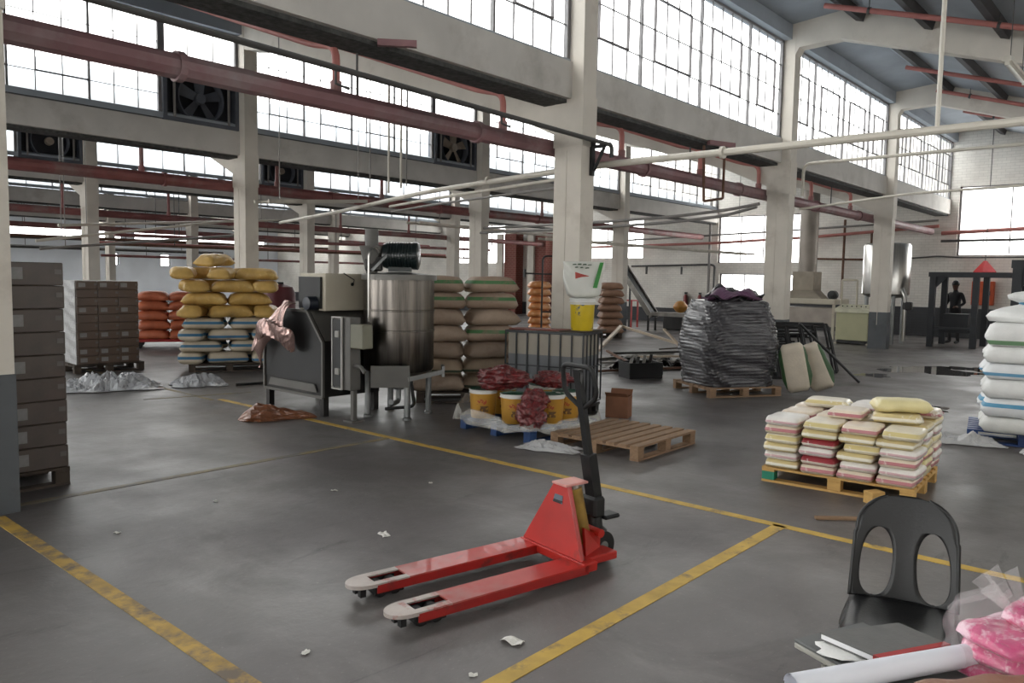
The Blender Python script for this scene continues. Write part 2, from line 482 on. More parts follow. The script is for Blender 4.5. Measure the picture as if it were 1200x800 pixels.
# roof sheets with purlins
for r in range(1, 7):
    yr = ROWS[r] if r < 6 else YFAR
    yv = ROWS[r-1]+.2; yp = yr-.77
    zv = 6.36-SL*(yp-yv)
    xm = (XW+XE)/2; wx = XE-XW+.4
    if r == 6: yv += 2.6; zv = 6.36-SL*(yp-yv)  # roof sheet shortened to make room for the added rooflight
    o = MB().prism([(XW-.2, yv, zv), (XW-.2, yp, 6.36), (XW-.2, yr+.55, 6.26), (XW-.2, yr+.55, 6.36), (XW-.2, yp, 6.46), (XW-.2, yv, zv+.1)], (wx, 0, 0)).build('ceiling', M_roof)
    tag(o, 'grey sheet roof underside of the %s roof bay' % ORD[r-1], 'ceiling', 'roof bays', 'structure')
    n = 6
    for q in range(n):
        yy = yp-.35-q*(yp-yv-.6)/(n-.3)
        MB().box((xm, yy, 6.36-SL*(yp-yy)-.07), (wx-.5, .13, .14), rx=math.atan(SL)).build('purlin', M_purl, o)
    # head beam over the glazing
    h = MB().box((xm, yr+.22, 6.15), (wx-.4, .3, .26)).build('window_head', M_roof, o)

# rooflight strip added over the last bay to brighten the far wall
o = MB()
_y0, _y1 = ROWS[5]+.2, ROWS[5]+2.8
_z = lambda yy: 6.36-SL*(YFAR-.77-yy)
for x in [XW+.1+2.2*k for k in range(18)]: o.bar((x, _y0, _z(_y0)+.03), (x, _y1, _z(_y1)+.03), .05, .06)
o = o.build('window_%d' % (wn[0]+1), M_frame); wn[0] += 1
tag(o, 'added rooflight strip brightening the farthest bay', 'window', kind='structure')
pm_ = MB().box((0, 0, 0), (2.14, math.hypot(2.6, 2.6*SL), .006)).mesh('pane', M_glass)
for x in [XW+1.2+2.2*k for k in range(17)]: inst('pane', pm_, o, (x, (_y0+_y1)/2, (_z(_y0)+_z(_y1))/2+.065), (math.atan(SL), 0, 0))
portal(((XW+XE)/2, (_y0+_y1)/2, _z(_y1)+.2), XE-XW, 2.6, (0, 0, -1))

# ------------------------------------------------------------------ outer walls
def wallseg(name, boxes, m, lab):
    o = MB()
    for c, d in boxes: o.box(c, d)
    o = o.build(name, m)
    tag(o, lab, 'wall', kind='structure'); return o
def yz_wall(x, t, y0, y1, z0, z1, holes):
    """boxes filling a wall in the y-z plane around rectangular holes (y0,y1,z0,z1)"""
    ys = sorted({y0, y1, *[v for h in holes for v in h[:2]]}); out = []
    for a, b in zip(ys[:-1], ys[1:]):
        hs = sorted([(h[2], h[3]) for h in holes if h[0] <= a and h[1] >= b]); z = z0
        for (p, q) in hs:
            if p > z: out.append(((x, (a+b)/2, (z+p)/2), (t, b-a, p-z)))
            z = q
        if z < z1: out.append(((x, (a+b)/2, (z+z1)/2), (t, b-a, z1-z)))
    return out
east_holes = [(.2, 5.75, 2.55, 4.66), (10.25, 13.75, 2.32, 4.05), (10.25, 13.65, 1.05, 1.92), (17.0, 20.6, 2.5, 4.1), (24.5, 28.2, 2.3, 4.1)]
we = wallseg('wall_east', yz_wall(XE+.12, .24, -2.2, YFAR+.2, 0, 6.6, east_holes), M_wallw, 'white painted brick end wall with large bright windows')
for (ya, yb, h) in [(-2.2, 9.7, .92), (9.7, 13.7, .92), (13.7, YFAR, .55)]:
    MB().box((XE-.006, (ya+yb)/2, h/2), (.016, yb-ya, h)).build('dado_band', M_walld, we)
for n_, hb in enumerate(east_holes):
    big = n_ != 2
    glazing(hb[0], hb[1], XE+.1, hb[2], hb[3], 8 if big else 7, 4 if big else 2, (2, 4, 6) if big else (2, 5), [], 0, axis='Y',
            lab=['wide steel window above the dark gantry frame', 'steel window high behind the wrapped bale', 'low steel window directly behind the wrapped bale top',
                 'steel end wall window beyond the first conveyor column', 'farthest steel end wall window'][n_])
    portal((XE+.2, (hb[0]+hb[1])/2, (hb[2]+hb[3])/2), hb[1]-hb[0], hb[3]-hb[2], (-1, 0, 0))
west_holes = [(-1.2, 5.0, .6, 4.3), (6.6, 12.6, .3, 4.3), (14.4, 20.4, .3, 4.3), (22.4, 28.2, .3, 4.3), (29.6, 35.4, .3, 4.3), (36.8, 43, .3, 4.3)]
ww = wallseg('wall_west', yz_wall(XW-.12, .24, -2.2, YFAR+.2, 0, 6.6, west_holes), M_wallw, 'white painted brick wall with tall loading openings')
for n_, hb in enumerate(west_holes):
    glazing(hb[0], hb[1], XW-.1, hb[2], hb[3], 8, 4, (2, 4, 6), [], 0, axis='Y', lab='tall window in the loading side wall, %s along' % ORD[n_])
    portal((XW-.2, (hb[0]+hb[1])/2, (hb[2]+hb[3])/2), hb[1]-hb[0], hb[3]-hb[2], (1, 0, 0))
south_holes = [(-9, -5.6, 2.8, 3.7), (-4, 1, 2.8, 3.7), (2.4, 7.4, 2.8, 3.7), (8.8, 13.8, 2.8, 3.7), (15.2, 20.2, 2.8, 3.7)]
wallseg('wall_south', [((c[1], -2.3, c[2]), (d[1], d[0], d[2])) for c, d in yz_wall(0, .24, XW, XE, 0, 4.3, south_holes)], M_wallw, 'white painted wall behind the camera with high windows')
for n_, hb in enumerate(south_holes):
    glazing(hb[0], hb[1], -2.3, hb[2], hb[3], 8, 2, (2, 4, 6), [], 0, lab='window in the wall behind the camera, %s along' % ORD[n_])
    portal(((hb[0]+hb[1])/2, -2.38, (hb[2]+hb[3])/2), hb[1]-hb[0], hb[3]-hb[2], (0, 1, 0))
far_holes = [(17.2, 17.8, 1.95, 2.6), (20.0, 20.6, 1.95, 2.6), (22.8, 23.4, 1.95, 2.6), (25.2, 25.8, 1.95, 2.6), (-3, 10, 3.3, 3.9), (10.6, 18, 3.3, 3.9), (18.6, 26.6, 3.3, 3.9)]
wb = []
for c, d in yz_wall(0, .24, XW, XE, 0, 6.6, far_holes):
    wb.append(((c[1], YFAR+.12, c[2]), (d[1], d[0], d[2])))
wallseg('wall_north', wb, mat('far_wall_paint', (222, 226, 232), rough=.8, var=.06, scale=1), 'pale painted far wall with small square windows')
for n_, hb in enumerate(far_holes):
    glazing(hb[0], hb[1], YFAR+.1, hb[2], hb[3], 2 if n_ < 4 else 10, 2, (), [], 0, lab=('small square far wall window, %s from the carton stacks' % ORD[n_]) if n_ < 4 else 'long high strip window in the far wall, %s strip' % ORD[n_-4])
# ------------------------------------------------------------------ pipes, fans and other services
M_pipe_red = mat('dusty_red_pipe', (140, 86, 84), rough=.55, var=.18, scale=3, alt=(140, 122, 118), altscale=1.4, altlo=.5, althi=.7)
M_pipe_mauve = mat('dusty_mauve_main', (134, 98, 100), rough=.6, var=.15, scale=2, alt=(148, 136, 136), altscale=1.1, altlo=.48, althi=.72)
M_pipe_sal = mat('salmon_sprinkler_pipe', (172, 108, 100), rough=.55, var=.12, scale=4)
M_pipe_wh = mat('cream_pipe', (204, 198, 186), rough=.5, var=.08, scale=3, alt=(160, 150, 136), altscale=2, altlo=.56, althi=.75)
M_pipe_dk = mat('dark_grey_pipe', (66, 64, 62), rough=.55, var=.15, scale=4)
M_pipe_gr = mat('grey_pipe', (128, 124, 120), rough=.5, var=.12, scale=4)
M_black = mat('black_steel', (19, 19, 20), rough=.5, var=.2, scale=6)
M_steel = mat('brushed_stainless_steel', (176, 174, 170), rough=.28, metal=1., var=.1, scale=3, stretch=(6, 6, .4))
M_galv = mat('galvanised_steel', (150, 152, 152), rough=.42, metal=.85, var=.12, scale=6)
M_rust = mat('rusty_steel', (104, 74, 58), rough=.8, var=.25, scale=8)

def pipe(name, path, r, m, label, cat='pipe', group='overhead pipes', rb=.12, n=10):
    o = MB().tube(bend(path, rb), r, n).build(name, m, smooth='auto')
    return tag(o, label, cat, group)

ROWL = ['', 'first', 'second', 'third', 'fourth', 'fifth']
for r in range(1, 5):
    y = ROWS[r]+CD+.15
    z = 3.27 if r < 3 else 3.1
    o = pipe('water_main', [(XW+.3, y, z), (26.9, y, z)], .105 if r < 3 else .09, [M_pipe_mauve, M_pipe_red, M_pipe_red, M_pipe_red][r-1],
         'thick dusty %s main pipe running behind the %s row of columns' % ('mauve' if r == 1 else 'red', ROWL[r]))
    # flanges and clamps
    for x in ([3.1, 6.6, 10.2, 13.4, 17.2, 20.0] if r < 3 else [6, 12]):
        c = MB().tube([(x-.03, y, z), (x+.03, y, z)], .125 if r < 3 else .105, 14).build('flange', M_pipe_mauve if r == 1 else M_pipe_red, o)
    for x in ([4.9, 11.6, 18.1] if r < 3 else []):
        MB().tube([(x, y, z+.1), (x, y, 3.84)], .012, 6).build('hanger_rod', M_pipe_dk, o)
    # second, lower services line
for r, x_list in ((2, [4.65, 7.05, 9.6, 11.95, 14.25, 16.9, 19.4]), (3, [6.2, 8.9, 11.6, 14.9, 17.4, 19.8]), (4, [7.5, 10.2, 12.9, 16, 19])):
    yv = ROWS[r-1]
    ym = yv+CD+.15
    for q, x in enumerate(x_list):
        zr = lambda yy: roofz(r, yy)
        p = [(x, ym, 3.378 if r < 4 else 3.192), (x, ym, zr(ym+.3)-.62), (x, ym+.4, zr(ym+.4)-.56), (x, ROWS[r]-.9, zr(ROWS[r]-.9)-.3)]
        o = pipe('sprinkler_branch', p, .038, M_pipe_sal if r == 2 else M_pipe_red, 'red sprinkler branch with gooseneck, %s along the %s row main' % (ORD[q], ROWL[r-1]), group='sprinkler branches', rb=.14)
        MB().tube([(x, ym, p[0][2]-.02), (x, ym, p[0][2]+.08)], .055, 10).build('collar', M_pipe_red, o)
for q, x in enumerate([13.2, 17.9, 20.42, 23.2]):
    zr = lambda yy: roofz(1, yy)-.2
    o = pipe('sprinkler_branch', [(x, 4.9, zr(4.9)), (x, -1.6, zr(-1.6))], .042, M_pipe_sal, 'salmon sprinkler pipe under the near roof, %s from the picture middle' % ORD[q], group='sprinkler branches')
    for yy in (4.2, 2.4, .6):
        MB().tube([(x-.0, yy-.02, zr(yy-.02)), (x, yy+.02, zr(yy+.02))], .055, 8).build('clamp', M_pipe_dk, o)
        MB().tube([(x, yy, zr(yy)), (x, yy, zr(yy)+.17)], .008, 5).build('hanger_rod', M_pipe_dk, o)

# thin dark conduit in front of the first row, with its bracket on the column
o = pipe('conduit', [(-3, 5.62, 3.42), (2, 5.62, 3.39), (8.05, 5.6, 3.27), (8.22, 5.6, 3.27), (8.22, 5.6, 3.12)], .028, M_pipe_dk, 'long thin dark conduit crossing in front of the nearest columns', rb=.06)
b = MB(); b.box((8.06, 5.775, 3.1), (.06, .04, .42)); b.box((8.06, 5.68, 3.24), (.04, .2, .04)); b.bar((8.06, 5.75, 2.95), (8.06, 5.6, 3.22), .03); b.build('bracket', M_black, o)
for x in (4.1, 6.2):
    MB().tube([(x, 5.62, 3.33), (x, 5.62, 3.22), (x+.14, 5.62, 3.2)], .012, 6).build('hook', M_pipe_dk, o)

# cream pipes swinging past the column
def w1(dz, dx=0): return [(8.4+dx, -2.1, 3.1+dz), (8.4+dx, 5.95, 3.07+dz), (8.84+dx, 6.95, 3.12+dz), (9.58+dx, 10.46, 3.11+dz), (11.15+dx, 15.1, 3.08+dz), (12.4+dx, 19.6, 3.05+dz)]
o = pipe('cream_pipe', w1(0), .042, M_pipe_wh, 'long cream pipe crossing the hall above the caged tank', rb=.6)
for (yy, x, z) in ((4.2, 8.4, 3.075), (1.2, 8.4, 3.09), (8.6, 9.2, 3.14)):
    MB().lathe([(.042, -.03), (.07, -.02), (.07, .02), (.042, .03)], 12, (x, yy, z), 'Y').build('coupling', M_pipe_wh, o)
MB().tube([(8.4, 1.99, 3.1), (8.4, 1.99, roofz(1, 1.99)-.02)], .022, 8).build('hanger_post', M_pipe_wh, o)
o = pipe('cream_pipe', [(8.95, 6.9, 3.03), (9.62, 10.4, 2.98), (10.2, 12.2, 2.98)], .026, M_pipe_wh, 'cream pipe running just below the long cream pipe', rb=.3)
o = pipe('cream_pipe', [(9.05, 6.9, 2.93), (9.75, 10.4, 2.9), (10.4, 12.4, 2.9)], .02, M_pipe_gr, 'lowest thin grey pipe under the two cream pipes', rb=.3)
o = pipe('cream_pipe', [(14.82, -2.1, 3.9), (14.82, 5.75, 3.84), (14.82, 5.75, 3.25)], .03, M_pipe_wh, 'high thin white pipe bending down beside the bale column', rb=.15)
MB().tube([(14.82, 1.4, 3.88), (14.82, 1.4, roofz(1, 1.4)-.02)], .015, 6).build('hanger_rod', M_pipe_gr, o)
o = pipe('cream_pipe', [(14.82, 5.8, 3.0), (14.82, 3.9, 3.18), (14.82, -1.9, 3.3)], .022, M_pipe_wh, 'lower thin white pipe crossing to the end wall window', rb=.3)

# two slack grey ducts hung between the second and first row
for k, (z0, z1) in enumerate(((2.74, 3.0), (2.86, 3.06))):
    pts = [(13.95+.1*k, 6.25, z1), (14.0+.1*k, 6.9, z0+.12), (14.1+.1*k, 8.2, z0+.04), (14.2+.1*k, 10.2, z0), (14.3+.1*k, 13.3, z0-.02)]
    pts[-1] = (pts[-1][0], 13.62, pts[-1][2])
    pipe('slack_cable', pts, .03, M_pipe_gr, ['lower slack grey cable looping to the bale column', 'upper slack grey cable looping to the bale column'][k], 'cable', 'slack cables', rb=.6)

# dark hanging frame below the beam
o = tag(MB().tube(bend([(11.6, 6.13, 3.79), (11.66, 6.13, 2.9), (12.33, 6.13, 3.0), (12.33, 6.13, 3.79)], .03, 2), .022, 6).build('hanging_bracket', M_rust), 'rusty U shaped hanger below the beam between tank and bale columns', 'hanger')
o = tag(MB().bar((11.45, 5.97, 3.79), (11.95, 5.78, 3.79), .07, .07).build('steel_stub', M_pipe_mauve), 'short red steel stub under the beam past the tank column', 'bracket')
o = tag(MB().bar((4.83, 5.97, 3.79), (5.1, 5.72, 3.79), .06, .06).build('steel_stub', M_pipe_mauve), 'short red steel stub under the nearest beam above the mixing tank', 'bracket')

# services on the end wall
pipe('wall_pipe', [(27.1, 20.5, 2.95), (27.1, 13.6, 3.05), (27.1, 10, 3.2), (27.1, 6.2, 3.45)], .05, M_pipe_sal, 'red pipe running along the end wall')
pipe('wall_pipe', [(27.0, 19.5, 3.15), (27.0, 11.7, 3.4), (27.0, 6.2, 3.62)], .035, M_pipe_gr, 'grey pipe just above the red end wall pipe')
o = pipe('wall_pipe', [(27.2, 17.4, 2.18), (27.2, 13.9, 2.25), (27.2, 13.75, 2.2), (27.2, 13.75, .9)], .04, M_pipe_dk, 'black pipe on the end wall turning down beside the window')
for yy in (16.7, 15.13):
    MB().box((27.2, yy, 2.02), (.05, .06, .3)).build('support', M_pipe_dk, o)
pipe('wall_pipe', [(27.2, 10.3, 2.46), (27.2, 8.2, 2.42), (27.2, 8.2, 3.3)], .035, M_rust, 'rusty pipe elbow beside the tall flue')
pipe('wall_pipe', [(27.2, 7.3, 2.44), (27.2, 6.2, 2.52), (27.2, 5.6, 2.48), (27.2, -1.8, 2.5)], .025, M_pipe_dk, 'thin dark cable run under the wide end wall window')
pipe('wall_pipe', [(27.0, 6.1, 3.22), (27.0, 3.9, 3.3), (27.0, -1.8, 3.4)], .06, M_pipe_sal, 'red pipe crossing the wide end wall window')
pipe('wall_pipe', [(27.0, 6.1, 2.98), (27.0, -1.8, 3.02)], .04, M_pipe_dk, 'dark pipe crossing the wide end wall window low down')
pipe('wall_pipe', [(27.15, 9.05, .4), (27.15, 9.05, 3.75)], .04, M_rust, 'vertical rusty drain pipe behind the flue')
pipe('wall_pipe', [(27.15, 13.95, .1), (27.15, 13.95, 4.6)], .05, M_pipe_gr, 'vertical grey drain pipe left of the bale window')

# far services: clusters of thin pipes on racks
far = [((2.5, 36.75, 2.55), (20, 36.75, 2.6), .07, M_pipe_dk, 'dark pipe low along the far wall racks'), ((2.5, 37, 2.95), (20, 37, 3.05), .09, M_pipe_dk, 'upper dark pipe along the far wall racks'),
       ((3, 30, 2.75), (22, 30, 2.8), .05, M_rust, 'rust brown pipe deep in the left of the hall'), ((9, 22.3, 2.6), (24, 22.3, 2.75), .05, M_pipe_red, 'thin red pipe deep behind the mixing tank'),
       ((9, 22.6, 2.35), (24, 22.6, 2.4), .035, M_rust, 'rusty thin pipe deep behind the mixing tank'), ((10, 26, 2.5), (25, 26, 2.6), .05, M_pipe_sal, 'salmon pipe far behind the motor'),
       ((12, 31, 2.2), (26, 31, 2.2), .05, M_pipe_red, 'dull red pipe farthest behind the motor')]
for a, b, rr, m_, lab in far:
    o = pipe('service_pipe', [a, b], rr, m_, lab)
    for t in (.12, .5, .88):
        q = Vector(a).lerp(Vector(b), t); r_ = next(k for k in range(1, 7) if (ROWS+[YFAR])[k] > q.y)
        MB().tube([(q.x, q.y, q.z+rr), (q.x, q.y, roofz(r_, q.y))], .012, 5).build('hanger_rod', M_pipe_dk, o)
for k, (a, b) in enumerate([((5.7, 18, 2.2), (10.6, 18, 2.98)), ((5.9, 18.4, 2.05), (10.9, 18.4, 2.62)), ((6.2, 18.2, 2.55), (12.4, 19.7, 3.12))]):
    o = pipe('service_pipe', [a, b], .03, M_pipe_wh if k != 1 else M_pipe_gr, ['cream pipe rising', 'thin grey pipe rising', 'second cream pipe rising'][k]+' from the cartons toward the yellow sack column')
    for t in (.1, .9):
        q = Vector(a).lerp(Vector(b), t)
        MB().tube([(q.x, q.y, q.z+.03), (q.x, q.y, roofz(3, q.y))], .01, 5).build('hanger_rod', M_pipe_gr, o)
# cable ladders
def ladder(a, b, wd, label, n):
    o = empty('cable_ladder', a, 0, label, 'cable tray', 'cable ladders')
    A = Vector((0, 0, 0)); B = Vector(b)-Vector(a); d = B.normalized(); s = d.cross(Vector((0, 0, 1))).normalized()*wd/2
    MB().bar(A+s, B+s, .03, .06).build('side_rail', M_pipe_wh, o); MB().bar(A-s, B-s, .03, .06).build('side_rail', M_pipe_wh, o)
    me = MB().bar(-s, s, .03, .025).mesh('rung', M_pipe_wh)
    for i in range(1, n): inst('rung', me, o, B*(i/n))
    for t in (.1, .9):
        q = Vector(a)+B*t+s; r_ = next(k for k in range(1, 7) if (ROWS+[YFAR])[k] > q.y)
        MB().tube([B*t+s+Vector((0, 0, .03)), B*t+s+Vector((0, 0, roofz(r_, q.y)-q.z))], .01, 5).build('hanger_rod', M_pipe_gr, o)
ladder((13.2, 14.9, 2.95), (21.5, 16.4, 3.05), .4, 'cream cable ladder above the beige sack stack', 22)
ladder((7.3, 12.1, 2.83), (9.7, 12.5, 3.05), .35, 'cream cable ladder beyond the cream head of the hopper', 16)
ladder((15.5, 12.6, 2.62), (24, 10.9, 2.5), .3, 'cable ladder behind the tank column at low level', 22)
for k, (x, y, z0, z1) in enumerate([(8.33, 10, 2.95, 4.92), (8.59, 10, 3.05, 4.94), (8.75, 10.05, 3.1, 4.9), (7.95, 10, 3.0, 4.9)]):
    o = MB().tube([(x, y, z0), (x, y, roofz(2, y)-.0)], .02 if k < 2 else .012, 6).build('drop_rod', M_pipe_wh if k < 2 else M_pipe_gr)
    tag(o, ['cream drop pipe hanging above the mixing tank', 'second cream drop pipe above the tank motor', 'thin grey rod hanging beside the cream drop pipes', 'thin grey rod hanging over the hopper head'][k], 'rod', 'hanging rods')

# exhaust fans in the window line
M_fanframe = mat('grey_fan_housing', (86, 90, 98), rough=.6, var=.15, scale=4)
M_fandark = mat('dark_fan_backing', (40, 42, 48), rough=.7, var=.25, scale=6)
M_blade = mat('dusty_fan_blade', (150, 136, 122), rough=.6, var=.2, scale=6)
def fan(x0, x1, y, z0, z1, label, blades=True, mb=None):
    o = empty('exhaust_fan', ((x0+x1)/2, y, z0), 0, label, 'fan', 'exhaust fans in the windows')
    wd = x1-x0; h = z1-z0; t = .07
    f = MB(); f.box((-wd/2+t/2, 0, h/2), (t, .24, h)); f.box((wd/2-t/2, 0, h/2), (t, .24, h)); f.box((0, 0, t/2), (wd-2*t, .24, t)); f.box((0, 0, h-t/2), (wd-2*t, .24, t))
    f.build('housing', M_fanframe, o)
    MB().box((0, .1, h/2), (wd-2*t, .02, h-2*t)).build('back_plate', M_fandark, o)
    rr = min(wd, h)*.44
    MB().lathe([(rr, -.09), (rr+.02, -.09), (rr+.02, .08), (rr, .08), (rr, -.09)], 28, (0, 0, h/2), 'Y', caps=False).build('ring', M_fanframe, o, smooth='auto')
    hub = MB().lathe([(.0, -.08), (.09, -.07), (.1, .05)], 16, (0, 0, h/2), 'Y').build('hub', mb or M_blade, o, smooth='auto')
    if blades:
        for k in range(5):
            a = 2*math.pi*k/5+.3
            c, s_ = math.cos(a), math.sin(a)
            b = MB()
            pts = [(.07, -.06, -.03), (rr*.96, -.1, -.04), (rr*.96, .1, .04), (.07, .06, .03)]
            b.prism([(p[0]*c-p[1]*s_, p[2], h/2+p[0]*s_+p[1]*c) for p in pts], (0, .008, 0))
            b.build('blade', mb or M_blade, o)
    MB().box((-wd*.36, -.11, h/2), (.035, .03, h-2*t)).build('guard_bar', M_pipe_gr, o)
    MB().box((wd*.36, -.11, h/2), (.035, .03, h-2*t)).build('guard_bar', M_pipe_gr, o)
fan(6.43, 7.86, 13.9, 4.27, 5.22, 'large dark exhaust fan in the window above the yellow sacks', mb=M_fanframe)
fan(12.88, 14.3, 13.9, 4.27, 5.22, 'exhaust fan with pale blades in the window above the beige sacks')
fan(6.43, 7.86, 21.4, 4.27, 5.22, 'dark exhaust fan deep in the left window line', False)
fan(12.88, 14.3, 21.4, 4.27, 5.22, 'dark exhaust fan partly behind the yellow sack column', False)
fan(6.43, 7.86, 28.9, 4.27, 5.22, 'farthest dark exhaust fan in the hall', False)

# brick faced piers far behind
M_redbrick = brick_mat('red_brick', (128, 66, 56), (150, 120, 108))
for k, (y, wd) in enumerate(((23.5, .7), (21.75, .6))):
    o = MB().box((26.9, y, 1.8), (.5, wd, 3.6)).build('brick_pier', M_redbrick)
    tag(o, ['red brick pier behind the glowing orange sacks', 'red brick pier behind the black trolley frame'][k], 'pier', kind='structure')
    MB().box((26.6, y+wd*.8, 1.8), (.1, .35, 3.6)).build('cream_strip', M_conc, o)
# ------------------------------------------------------------------ pallets and sacks
M_wood = mat('weathered_pallet_wood', (142, 114, 88), rough=.8, var=.2, scale=5, stretch=(.6, 4, 4), alt=(96, 76, 60), altscale=3, altlo=.55, althi=.75)
M_woody = mat('yellow_pallet_wood', (196, 156, 92), rough=.75, var=.15, scale=5, stretch=(.6, 4, 4), alt=(140, 108, 66), altscale=3, altlo=.58, althi=.78)
M_woodd = mat('dark_pallet_wood', (70, 60, 52), rough=.85, var=.2, scale=5)
M_green = mat('green_painted_block', (40, 128, 102), rough=.7, var=.12, scale=6)
M_blue = mat('blue_painted_pallet', (38, 66, 112), rough=.7, var=.2, scale=6)
M_bluep = mat('blue_plastic', (30, 62, 118), rough=.45, var=.15, scale=6)

def pallet(name, loc, rz, label, L=1.15, W=.95, H=.135, m=None, boards=7, corner=None, cat='pallet', boards_x=True):
    m = m or M_wood
    o = empty(name, loc, rz, label, cat, 'pallets on the hall floor')
    t = .018
    bw = W/(boards+.45*(boards-1))
    db = MB().box((0, 0, 0), (L, bw, t)).mesh('deck_board', m)
    for i in range(boards):
        inst('deck_board', db, o, (0, -W/2+bw/2+i*bw*1.45, H-t/2))
    st = MB().box((0, 0, 0), (.1, W, t)).mesh('cross_board', m)
    bb = MB().box((0, 0, 0), (L, .09, t)).mesh('bottom_board', m)
    bh = H-3*t
    bk = MB().box((0, 0, 0), (.1, .09, bh), bev=.004).mesh('block', m)
    bkc = MB().box((0, 0, 0), (.1, .09, bh), bev=.004).mesh('block', corner) if corner else bk
    for i in (-1, 0, 1):
        inst('cross_board', st, o, (i*(L/2-.05), 0, H-1.5*t))
        inst('bottom_board', bb, o, (0, i*(W/2-.045), t/2))
        for j in (-1, 0, 1):
            inst('block', bkc if (corner and i == -1 and j == -1) else bk, o, (i*(L/2-.05), j*(W/2-.045), t+bh/2))
    return o

def sack_mesh(name, m, L, W, H, seed, lump=.06, sq=.62, ends=.16, nu=15, nv=18, flat=1.0, ear=.0, tap=9, droop=.0):
    """filled sack lying on its side: pillow body that thins to a sewn seam at both ends; base at z=0"""
    rn = random.Random(seed)
    ph = [rn.uniform(0, 6.28) for _ in range(8)]
    def fn(a, b):
        t = 2*a-1; t = math.copysign(abs(t)**.72, t); e = abs(t)
        v = 2*math.pi*b
        hh = H/2*1.16*max(.0, 1-e**tap)**.5*.94 + H*.03
        hw = W/2*(1-ends*e**4 + ear*e**8)
        c, s_ = math.cos(v), math.sin(v)
        y = hw*math.copysign(abs(c)**sq, c)
        z = hh*math.copysign(abs(s_)**sq, s_)
        k = 1 + lump*(math.sin(5*t+ph[0]+2*v)+math.sin(3*v+ph[1]+3*t)+.6*math.sin(9*t+ph[2]+v*2))/2.2*(1-e**4)
        wr = .012*math.sin(16*t+ph[4]+3*math.sin(v+ph[5]))*(1-e**6)
        x = t*L/2*(1+.015*math.sin(3*v+ph[3]))
        z = z*(k+wr)
        # the weight above and below presses the sack flat
        z = max(-H/2, min(H/2*(1-.05*abs(math.sin(4*t+ph[6]))), z))
        return Vector((x, y*(k+wr), max(0, H/2+z-.12*H*e**6-droop*H*e**2.5)))
    b = MB().surf(fn, nu, nv, wrapv=True)
    mx = [max(abs(v[i]) for v in b.v) for i in (0, 1)]
    b.v = [(v[0]*L/2/mx[0], v[1]*W/2/mx[1], v[2]) for v in b.v]
    b.f.append(list(range(nv))); b.mi.append(0)
    b.f.append([(nu-1)*nv+j for j in range(nv)]); b.mi.append(0)
    return b.mesh(name, m, smooth=True)

def rank_words(k, n):
    if n == 1: return 'single'
    if k == 0: return 'leftmost'
    if k == n-1: return 'rightmost'
    return ORD[k]+' from left'

def stack(center, rz, layers, label, cat, group, name='sack', rows=True):
    """layers: list of (z, [(lx, ly, rot, mesh, describing words, row tag)])"""
    cs, sn = math.cos(rz), math.sin(rz)
    n = len(layers)
    for li, (z, items) in enumerate(layers):
        byrow = {}
        for it in items: byrow.setdefault(it[5], []).append(it)
        for tagw, its in byrow.items():
            pl = []
            for it in its:
                x = center[0]+it[0]*cs-it[1]*sn; y = center[1]+it[0]*sn+it[1]*cs
                pl.append((rt.x*x+rt.y*y, x, y, it))
            pl.sort(key=lambda q: q[0])
            for k, (_, x, y, it) in enumerate(pl):
                o = inst(name, it[3], None, (x, y, z), (0, 0, rz+it[2]))
                lw = 'top' if li == n-1 else ('bottom' if li == 0 else ORD[li])
                lab = '%s, %s%s in the %s layer of %s' % (it[4], rank_words(k, len(pl)), (' '+tagw) if tagw else '', lw, label)
                tag(o, ' '.join(lab.split()), cat, group)

# --- front pallet of small printed packs
PX, PY, PRZ = 6.57, 2.05, R(-86)
pallet('wooden_pallet', (PX, PY, 0), PRZ, 'yellow wooden pallet with a green corner block carrying small packs', m=M_woody, corner=M_green, L=1.12, W=.96, H=.122)
def pack_mats():
    out = []
    for nm, base, st in [('cream_pack', (222, 214, 194), (('Z', .045, .014, (204, 188, 132)),)), ('white_pack', (226, 222, 216), (('Z', .03, .008, (200, 164, 166)),)),
                         ('yellow_pack', (208, 190, 138), (('Z', .03, .012, (226, 220, 204)),)), ('red_pack', (148, 48, 56), (('Z', .018, .012, (214, 204, 190)),)),
                         ('pink_band_pack', (224, 210, 190), (('Z', .034, .012, (182, 118, 122)),)), ('green_end_pack', (218, 206, 150), (('X', .165, .03, (122, 156, 108)), ('Z', .03, .01, (190, 120, 120))))]:
        out.append((nm.replace('_', ' '), mat(nm, base, rough=.32, var=.07, scale=14, bump=.25, bscale=30, stripes=st, alt=(236, 232, 224), altscale=9, altlo=.6, althi=.66, coat=.2)))
    return out
PKM = pack_mats()
rnp = random.Random(11)
PACKS = {}
for k, (nm, m_) in enumerate(PKM):
    for s_ in range(2):
        PACKS[(k, s_)] = sack_mesh('pack', m_, .372, .272, .0688, 40+k*3+s_, lump=.035, sq=.42, ends=.06, nu=11, nv=14)
lay = []
cols4 = [-.45, -.15, .15, .45]
